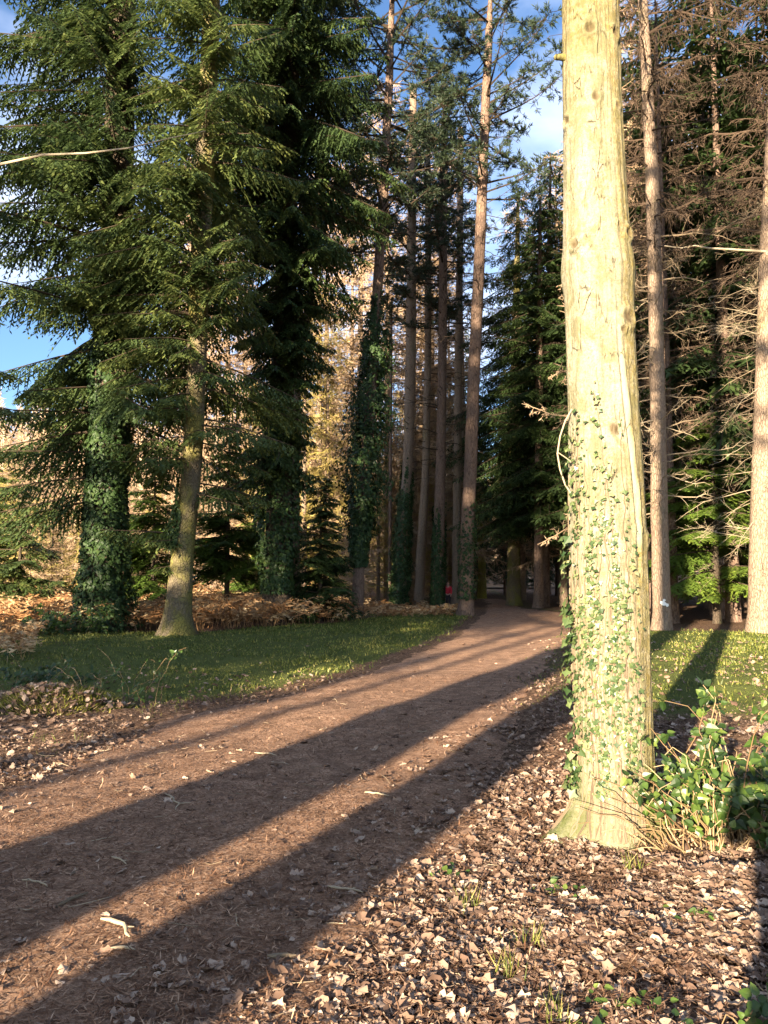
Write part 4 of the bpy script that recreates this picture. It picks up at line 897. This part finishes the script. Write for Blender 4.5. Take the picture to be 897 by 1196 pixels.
# ------------------------------------------------------------------ brambles at the foot of the big trunk
ROUND = [(0, 0), (.33, .10), (.43, .36), (.27, .74), (0, 1.08), (-.27, .74), (-.43, .36), (-.33, .10)]
RT = np.array([(0, .5, -.05)] + [(a_, b_, .10 * abs(a_) * 2) for a_, b_ in ROUND]); RF = np.array([(0, i_ + 1, (i_ + 1) % 8 + 1) for i_ in range(8)])
def bramble(cx, cy, spread, height, nst, nleaf, label, seed, size=.055, tl=.2, th=1., lean=(0, 0), name='bramble_bush'):
    rs = np.random.RandomState(seed); z0 = float(H(cx, cy)); r = thing(name, (cx, cy, z0), label, 'bush')
    S_ = MB(); Lf = MB()
    P = []
    for i_ in range(nst):
        a_ = rs.rand() * 2 * PI; rad = spread * (.1 + 1.1 * rs.rand()); s = np.linspace(0, 1, 8); hgt = height * (.5 + .6 * rs.rand()); reach = spread * (.2 + .9 * rs.rand())
        bx, by = cx + rad * math.cos(a_) * .9, cy + rad * math.sin(a_) * .6; a2 = a_ + rs.randn() * 1.3
        q = np.stack([bx + reach * math.cos(a2) * s ** 1.3 + lean[0] * s, by + reach * math.sin(a2) * s ** 1.3 * .7 + lean[1] * s, z0 - .02 + hgt * (1.7 * s - (.6 + .8 * rs.rand()) * s ** 2)], -1) + rs.randn(8, 3) * .014
        P.append(q)
    P = np.array(P); S_.tubes(P, np.tile(np.linspace(.0042, .0018, 8), (nst, 1)), 5, rs.rand(nst)); S_.build('stems', M_GREENWOOD, r, origin=r.location)
    i_ = rs.randint(0, nst, nleaf); f_ = .08 + .92 * rs.rand(nleaf); ff = f_ * 7; lo = np.minimum(ff.astype(int), 6); fr = (ff - lo)[:, None]
    o_ = P[i_, lo] * (1 - fr) + P[i_, lo + 1] * fr + rs.randn(nleaf, 3) * .03
    o_[:, 2] = np.maximum(o_[:, 2], z0 + .03)
    for k_ in range(3):
        N = nrm(np.array([-.3, -.7, .8]) + rs.randn(nleaf, 3) * .5); A = rs.randn(nleaf, 3) * .6 + [math.cos(k_ * 2.1), 0, math.sin(k_ * 2.1) - .3]
        Dy = nrm(A - N * np.sum(A * N, -1, keepdims=True)); keep = rs.rand(nleaf) < (1, .7, .6)[k_]
        Lf.place(RT, RF, (o_ + Dy * .01)[keep], np.cross(Dy, N)[keep], Dy[keep], N[keep], (size * (.55 + .6 * rs.rand(nleaf)))[keep], np.clip(tl + (th - tl) * rs.rand(nleaf) + .08 * rs.randn(nleaf), 0, 1)[keep])
    Lf.build('leaves', M_BRAMBLE, r, origin=r.location); return r
bramble(1.95, 4.55, .44, .80, 75, 520, 'bright green bramble bush growing against the right foot of the big pale trunk', 111, size=.055, tl=-.25, th=.95)
bramble(2.42, 4.35, .3, .5, 30, 150, 'shaded bramble bush at the right edge beside the sunlit bush', 112, size=.075, tl=0, th=.6)
bramble(1.42, 2.75, .22, .18, 16, 60, 'low bramble sprawl in the bottom right corner', 113, size=.045, tl=0, th=.7)
bramble(1.98, 3.35, .25, .25, 18, 80, 'low dark bramble patch at the right edge above the corner sprawl', 114, size=.05, tl=0, th=.5)
# dead straw-like stems leaning on the trunk foot
rs = np.random.RandomState(120); mb = MB()
for i_ in range(30):
    x1 = 1.5 + .65 * rs.rand() ** 1.4; y1 = 4.30 + .2 * rs.rand(); x2 = x1 - .12 - .4 * rs.rand() if rs.rand() < .7 else x1 + .3 * rs.rand(); z2 = .03 + .4 * rs.rand() ** 1.6; s = np.linspace(0, 1, 6)
    q = np.stack([x1 + (x2 - x1) * s, y1 + .1 * s, H(x1, y1) + .02 + z2 * s ** .8 + .05 * np.sin(s * 3)], -1) + rs.randn(6, 3) * .014; mb.tubes(q, np.linspace(.0038, .0015, 6), 4, rs.rand())
for i_ in range(26):
    x1 = 1.85 + .45 * rs.randn() * .5; y1 = 4.35 + .15 * rs.rand(); s = np.linspace(0, 1, 6); a_ = rs.randn() * .5
    q = np.stack([x1 + .35 * math.sin(a_) * s, y1 + .1 * rs.randn() * s, H(x1, y1) + .3 * s * (.4 + rs.rand()) - .1 * s * s], -1) + rs.randn(6, 3) * .01; mb.tubes(q, np.linspace(.004, .0015, 6), 4, rs.rand())
ds = mb.build('dead_stems', M_GREENWOOD, origin=(1.8, 4.4, float(H(1.8, 4.4)))); tag(ds, 'dry tangle of dead stems leaning over the foot of the big pale trunk', 'dead stems')
# low weeds and grass tufts on the litter
G7 = 'small green weeds in the leaf litter'
W_PX = [(545, 1035, 'grass'), (612, 1075, 'grass'), (730, 1000, 'grass'), (520, 1000, 'weed'), (648, 1020, 'weed'), (585, 1100, 'grass'), (705, 1135, 'weed'), (750, 1150, 'weed'), (640, 1150, 'grass'), (800, 1050, 'weed'), (675, 1160, 'weed')]
wl = ['grass tuft left of the trunk foot on bare litter', 'grass tuft in the middle of the sunny litter', 'grass tuft directly below the trunk foot', 'tiny weed nearest the path edge', 'small weed between two grass tufts left of centre', 'wispy grass tuft low in the sunny litter', 'small leafy weed low beside the bramble sprawl', 'leafy weed touching the bramble sprawl', 'grass tuft near the bottom edge', 'leafy weed under the shaded bramble', 'lowest leafy weed near the bottom edge']
for (px, py, kd), lb in zip(W_PX, wl):
    d = CAMZ * FPX / (py - HOR); x = (px - CX) / FPX * d; z = float(H(x, d)); mb = MB(); k = 26
    if kd == 'grass':
        D = nrm(np.array([0, 0, 1.]) + rs.randn(k, 3) * .35); mb.diamonds(np.array([x, d, z]) + rs.randn(k, 3) * [.03, .03, 0], D, rs.randn(k, 3), .07 + .08 * rs.rand(k), .005, rs.rand(k), mid=.3)
        tag(mb.build('grass_tuft', M_GRASS, origin=(x, d, z)), lb, 'grass tuft', 'grass tufts in the litter')
    else:
        k = 12; N = nrm(np.array([0, -.3, 1.]) + rs.randn(k, 3) * .3); A = rs.randn(k, 3); Dy = nrm(A - N * np.sum(A * N, -1, keepdims=True))
        mb.place(RT, RF, np.array([x, d, z + .035]) + rs.randn(k, 3) * [.05, .05, .012], np.cross(Dy, N), Dy, N, .02 + .02 * rs.rand(k), rs.rand(k))
        mb.tubes(np.stack([np.tile([x, d, z - .01], (4, 1)), np.array([x, d, z + .04]) + rs.randn(4, 3) * [.03, .03, .01]], 1), np.full((4, 2), .0015), 4, .5)
        we = thing('small_weed', (x, d, z), lb, 'weed', G7); mb.build('leaves', M_BRAMBLE, we, origin=we.location)

mb = MB(); n = 170; y_ = 2.3 + 7 * rs.rand(n); x_ = -.6 * y_ + 1.2 * y_ * rs.rand(n); a_ = rs.rand(n) * PI; l_ = .03 + .07 * rs.rand(n) ** 2; d_ = np.stack([np.cos(a_), np.sin(a_), .12 * rs.randn(n)], -1); c_ = np.stack([x_, y_, H(x_, y_) + .035], -1)
mb.tubes(np.stack([c_ - d_ * l_[:, None], c_ + rs.randn(n, 3) * .008, c_ + d_ * l_[:, None]], 1), np.tile([.0015, .0022, .001], (n, 1)), 4, .2 + .8 * rs.rand(n))
tag(mb.build('twig_litter', M_TWIG), 'fine broken twigs among the dead leaves and needles', 'twigs', kind='stuff')
# mossy tussock and brambles at the left edge
cx, cy = -3.75, 9.0
tu = thing('mossy_mound', (cx, cy, float(H(cx, cy))), 'low mound of moss and dry yellow grass at the left edge', 'mound')
th_, ph_ = np.meshgrid(np.linspace(0, 2 * PI, 49)[:-1], np.linspace(0, 1, 14)); R_ = (1 - ph_) * (1 + .15 * np.sin(3 * th_) + .1 * np.sin(7 * th_ + 1))
v = np.stack([cx + .85 * R_ * np.cos(th_), cy + .55 * R_ * np.sin(th_), H(cx, cy) - .05 + .24 * (1 - R_ ** 2) + .05 * lattice(R_ * np.cos(th_), R_ * np.sin(th_), 2, 9)], -1)
i = np.arange(13)[:, None] * 48; j = np.arange(48)[None]; mb = MB(); mb.add(v, np.stack([i + j, i + (j + 1) % 48, i + 48 + (j + 1) % 48, i + 48 + j], -1).reshape(-1, 4)); mb.build('soil', M_SOIL, tu, True, origin=tu.location)
k = 3200; a_ = rs.rand(k) * 2 * PI; r_ = np.sqrt(rs.rand(k)); P = np.stack([cx + .82 * r_ * np.cos(a_), cy + .53 * r_ * np.sin(a_), H(cx, cy) - .03 + .24 * (1 - r_ ** 2)], -1)
mb = MB(); D = nrm(np.stack([np.cos(a_) * r_, np.sin(a_) * r_, np.full(k, .6)], -1) + rs.randn(k, 3) * .5); mb.diamonds(P, D, rs.randn(k, 3), .05 + .07 * rs.rand(k), .012, rs.rand(k), mid=.3); mb.build('moss', M_MOSS, tu, origin=tu.location)
mb = MB(); k = 500; a_ = rs.rand(k) * 2 * PI; r_ = np.sqrt(rs.rand(k)); P = np.stack([cx + .8 * r_ * np.cos(a_), cy + .5 * r_ * np.sin(a_), H(cx, cy) + .24 * (1 - r_ ** 2) - .02], -1); D = nrm(np.stack([np.cos(a_), np.sin(a_), np.full(k, .5)], -1) + rs.randn(k, 3) * .6); mb.diamonds(P, D, rs.randn(k, 3), .07 + .09 * rs.rand(k), .007, rs.rand(k), mid=.3); mb.build('dry_grass', M_STRAW, tu, origin=tu.location)
mb = MB(); k = 420; a_ = rs.rand(k) * 2 * PI; r_ = np.sqrt(rs.rand(k)); scatter_leaves(mb, cx + .85 * r_ * np.cos(a_), cy + .55 * r_ * np.sin(a_), .07, .02, .6, 0, 1, .24 * (1 - r_ ** 2) + .01); mb.build('dead_leaves', M_LITTER, tu, True, origin=tu.location)
bramble(-3.15, 9.4, .5, .75, 14, 40, 'arching brown bramble canes beside the mossy mound', 131, size=.06, tl=.1, th=.6, name='bramble_canes')
bramble(-4.4, 10.2, .6, .55, 26, 170, 'low dark bramble thicket behind the mossy mound', 132, size=.07, tl=0, th=.4)
bramble(-8.4, 20.2, .9, .75, 40, 400, 'bramble thicket at the foot of the massive ivied trunk', 133, size=.10, tl=.1, th=.6)

# every tree of a background stand gets a label that says which one it is
ORD = 'first second third fourth fifth sixth seventh eighth ninth tenth eleventh twelfth thirteenth fourteenth fifteenth sixteenth seventeenth eighteenth nineteenth twentieth'.split()
def rank_labels(group, what, rows):
    m = sorted([o for o in COL.objects if o.parent is None and o.get('group') == group], key=lambda o: o.location.y)
    per = math.ceil(len(m) / len(rows))
    for ri, rn in enumerate(rows):
        row = sorted(m[ri * per:(ri + 1) * per], key=lambda o: o.location.x / max(.1, o.location.y) if o.location.y > 0 else o.location.x)
        for q_, o in enumerate(row): o['label'] = '%s, %s from left in its %s row' % (what, ORD[q_], rn)
rank_labels(G1, 'dark spruce in the right-hand wood', ['front', 'middle', 'back'])
rank_labels(G2, 'distant spruce closing the path', ['nearer', 'farther'])
rank_labels(G9, 'low young spruce under the far trees', ['nearer', 'farther'])
rank_labels(G3, 'pale leafless larch behind the pines', ['nearest', 'second', 'third', 'farthest'])
rank_labels(G8, 'leafless tan sapling behind the pines', ['nearest', 'middle', 'farthest'])
rank_labels(G4, 'larch coloured sunlit gold behind pines', ['nearer', 'farther'])
rank_labels(G5, 'tall brown fine-twigged larch at the upper right', ['only'])
rank_labels(G6, 'pine behind the viewer shading the path', ['only'])
rank_labels('spruces behind the viewer', 'spruce behind the viewer to the left', ['only'])

# ------------------------------------------------------------------ people
def skin_mesh(name, verts, edges, radii, mat, parent, root_i=0, sub=2):
    me = bpy.data.meshes.new(name); me.from_pydata(verts, edges, []); me.update()
    o = bpy.data.objects.new(name, me); COL.objects.link(o); o.parent = parent
    md = o.modifiers.new('skin', 'SKIN'); md.use_smooth_shade = True
    if not me.skin_vertices: 
        bpy.context.view_layer.objects.active = o
    sv = me.skin_vertices[0].data if me.skin_vertices else None
    if sv is not None:
        for i_, r_ in enumerate(radii): sv[i_].radius = (r_, r_) if not isinstance(r_, tuple) else r_; sv[i_].use_root = (i_ == root_i)
    ms = o.modifiers.new('sub', 'SUBSURF'); ms.levels = sub; ms.render_levels = sub
    me.materials.append(mat); return o
def person(loc, rz, h, label, jacket, arms, hood=False):
    r = thing('person', loc, label, 'person'); r.rotation_euler = (0, 0, rz); k = h / 1.75; S = lambda L_: [tuple(c * k for c in p) for p in L_]
    # facing +Y
    V = [(0, 0, .95), (0, 0, 1.15), (0, 0, 1.38), (0, .005, 1.47), (0, .01, 1.55), (0, .015, 1.66), (0, .01, 1.73)]; R_ = [(.15, .11), (.135, .10), (.15, .10), .055, .06, .095, .05]
    E = [(0, 1), (1, 2), (2, 3), (3, 4), (4, 5), (5, 6)]
    for sx in (-1, 1):
        b = len(V); V += [(sx * .09, 0, .88), (sx * .10, .01, .48), (sx * .10, -.01, .09), (sx * .105, .13, .03)]; R_ += [.085, .055, .04, .035]; E += [(0, b), (b, b + 1), (b + 1, b + 2), (b + 2, b + 3)]
        b = len(V); el, wr, hd = arms[sx]; V += [(sx * .19, 0, 1.38), el, wr, hd]; R_ += [.055, .042, .03, .028]; E += [(2, b), (b, b + 1), (b + 1, b + 2), (b + 2, b + 3)]
        hd_ = np.array(hd); dv = nrm((np.array(hd) - np.array(wr))[None])[0]; sd_ = np.array([1, 0, 0.]) if abs(dv[2]) > .5 else np.array([0, 0, 1.])
        for f_ in range(4):
            o1 = hd_ + sd_ * (.024 - .016 * f_) + dv * .03; l_ = (.05, .058, .052, .04)[f_]; b2 = len(V)
            V += [tuple(o1), tuple(o1 + dv * l_ * .6), tuple(o1 + dv * l_ + np.array([-sx * .012, 0, 0]))]; R_ += [.010, .009, .008]; E += [(b + 3, b2), (b2, b2 + 1), (b2 + 1, b2 + 2)]
        b2 = len(V); th2 = hd_ + sd_ * .04 + dv * .01; V += [tuple(th2), tuple(th2 + sd_ * .012 + dv * .03)]; R_ += [.011, .009]; E += [(b + 2, b2), (b2, b2 + 1)]
    skin_mesh('body', S(V), E, [tuple(c * k for c in q) if isinstance(q, tuple) else q * k for q in R_], M_SKIN, r)
    # jacket, trousers, boots, hair
    V = [(0, 0, .86), (0, 0, 1.12), (0, 0, 1.36), (0, 0, 1.46)]; R_ = [(.20, .145), (.175, .135), (.185, .13), (.075, .07)]; E = [(0, 1), (1, 2), (2, 3)]
    for sx in (-1, 1):
        el, wr, hd = arms[sx]; b = len(V); V += [(sx * .20, 0, 1.37), el, tuple(np.array(wr) * .95 + np.array(el) * .05)]; R_ += [.082, .062, .050]; E += [(2, b), (b, b + 1), (b + 1, b + 2)]
    skin_mesh('jacket', S(V), E, [tuple(c * k for c in q) if isinstance(q, tuple) else q * k for q in R_], jacket, r)
    V = [(0, 0, .93)]; R_ = [(.165, .125)]; E = []
    for sx in (-1, 1): b = len(V); V += [(sx * .095, 0, .82), (sx * .10, .01, .48), (sx * .10, -.01, .10)]; R_ += [.105, .078, .062]; E += [(0, b), (b, b + 1), (b + 1, b + 2)]
    skin_mesh('trousers', S(V), E, [tuple(c * k for c in q) if isinstance(q, tuple) else q * k for q in R_], M_DARKC, r)
    for sx in (-1, 1): skin_mesh('boot', S([(sx * .10, -.03, .10), (sx * .10, -.03, .045), (sx * .105, .08, .045), (sx * .108, .16, .035)]), [(0, 1), (1, 2), (2, 3)], [q * k for q in (.055, .05, .048, .038)], M_SHOE, r)
    skin_mesh('hair', S([(0, -.035, 1.60), (0, -.03, 1.69), (0, -.005, 1.755)]), [(0, 1), (1, 2)], [q * k for q in (.075, .105, .065)], M_HAIR, r)
    # face: nose and eyes
    mb = MB(); mb.tubes(np.array([(0, .095, 1.665), (0, .125, 1.635), (0, .105, 1.625)]) * k, [.008 * k, .013 * k, .004 * k], 6); mb.build('nose', M_SKIN, r)
    for sx in (-1, 1): mb = MB(); mb.tubes(np.array([(sx * .035, .085, 1.672), (sx * .035, .102, 1.672)]) * k, [.013 * k, .006 * k], 8); mb.build('eye', M_PHONE, r)
    return r
dn = {sx: ((sx * .23, -.02, 1.10), (sx * .22, .07, .88), (sx * .215, .10, .80)) for sx in (-1, 1)}
p = at(523.5, 700, 37.5)[0]
person((p[0], 37.5, float(H(p[0], 37.5))), PI * .9, 1.22, 'person in a red jacket far off between the pine trunks', M_RED, dn)
up_ = {sx: ((sx * .24, .12, 1.18), (sx * .11, .30, 1.42), (sx * .085, .36, 1.47)) for sx in (-1, 1)}
person((-.10, -.46, float(H(-.10, -.46))), 0, 1.75, 'person in a navy coat behind the viewpoint, holding up a phone', M_NAVY, up_)
bm_v = [(x_, y_, z_) for x_ in (-.155, -.005) for y_ in (-.078, -.07) for z_ in (1.44, 1.53)]
me = bpy.data.meshes.new('phone'); me.from_pydata(bm_v, [], [(0, 1, 3, 2), (4, 6, 7, 5), (0, 4, 5, 1), (2, 3, 7, 6), (0, 2, 6, 4), (1, 5, 7, 3)]); me.materials.append(M_PHONE)
o = bpy.data.objects.new('phone', me); COL.objects.link(o); tag(o, 'black phone held up by the person in the navy coat', 'phone'); b_ = o.modifiers.new('bev', 'BEVEL'); b_.width = .003
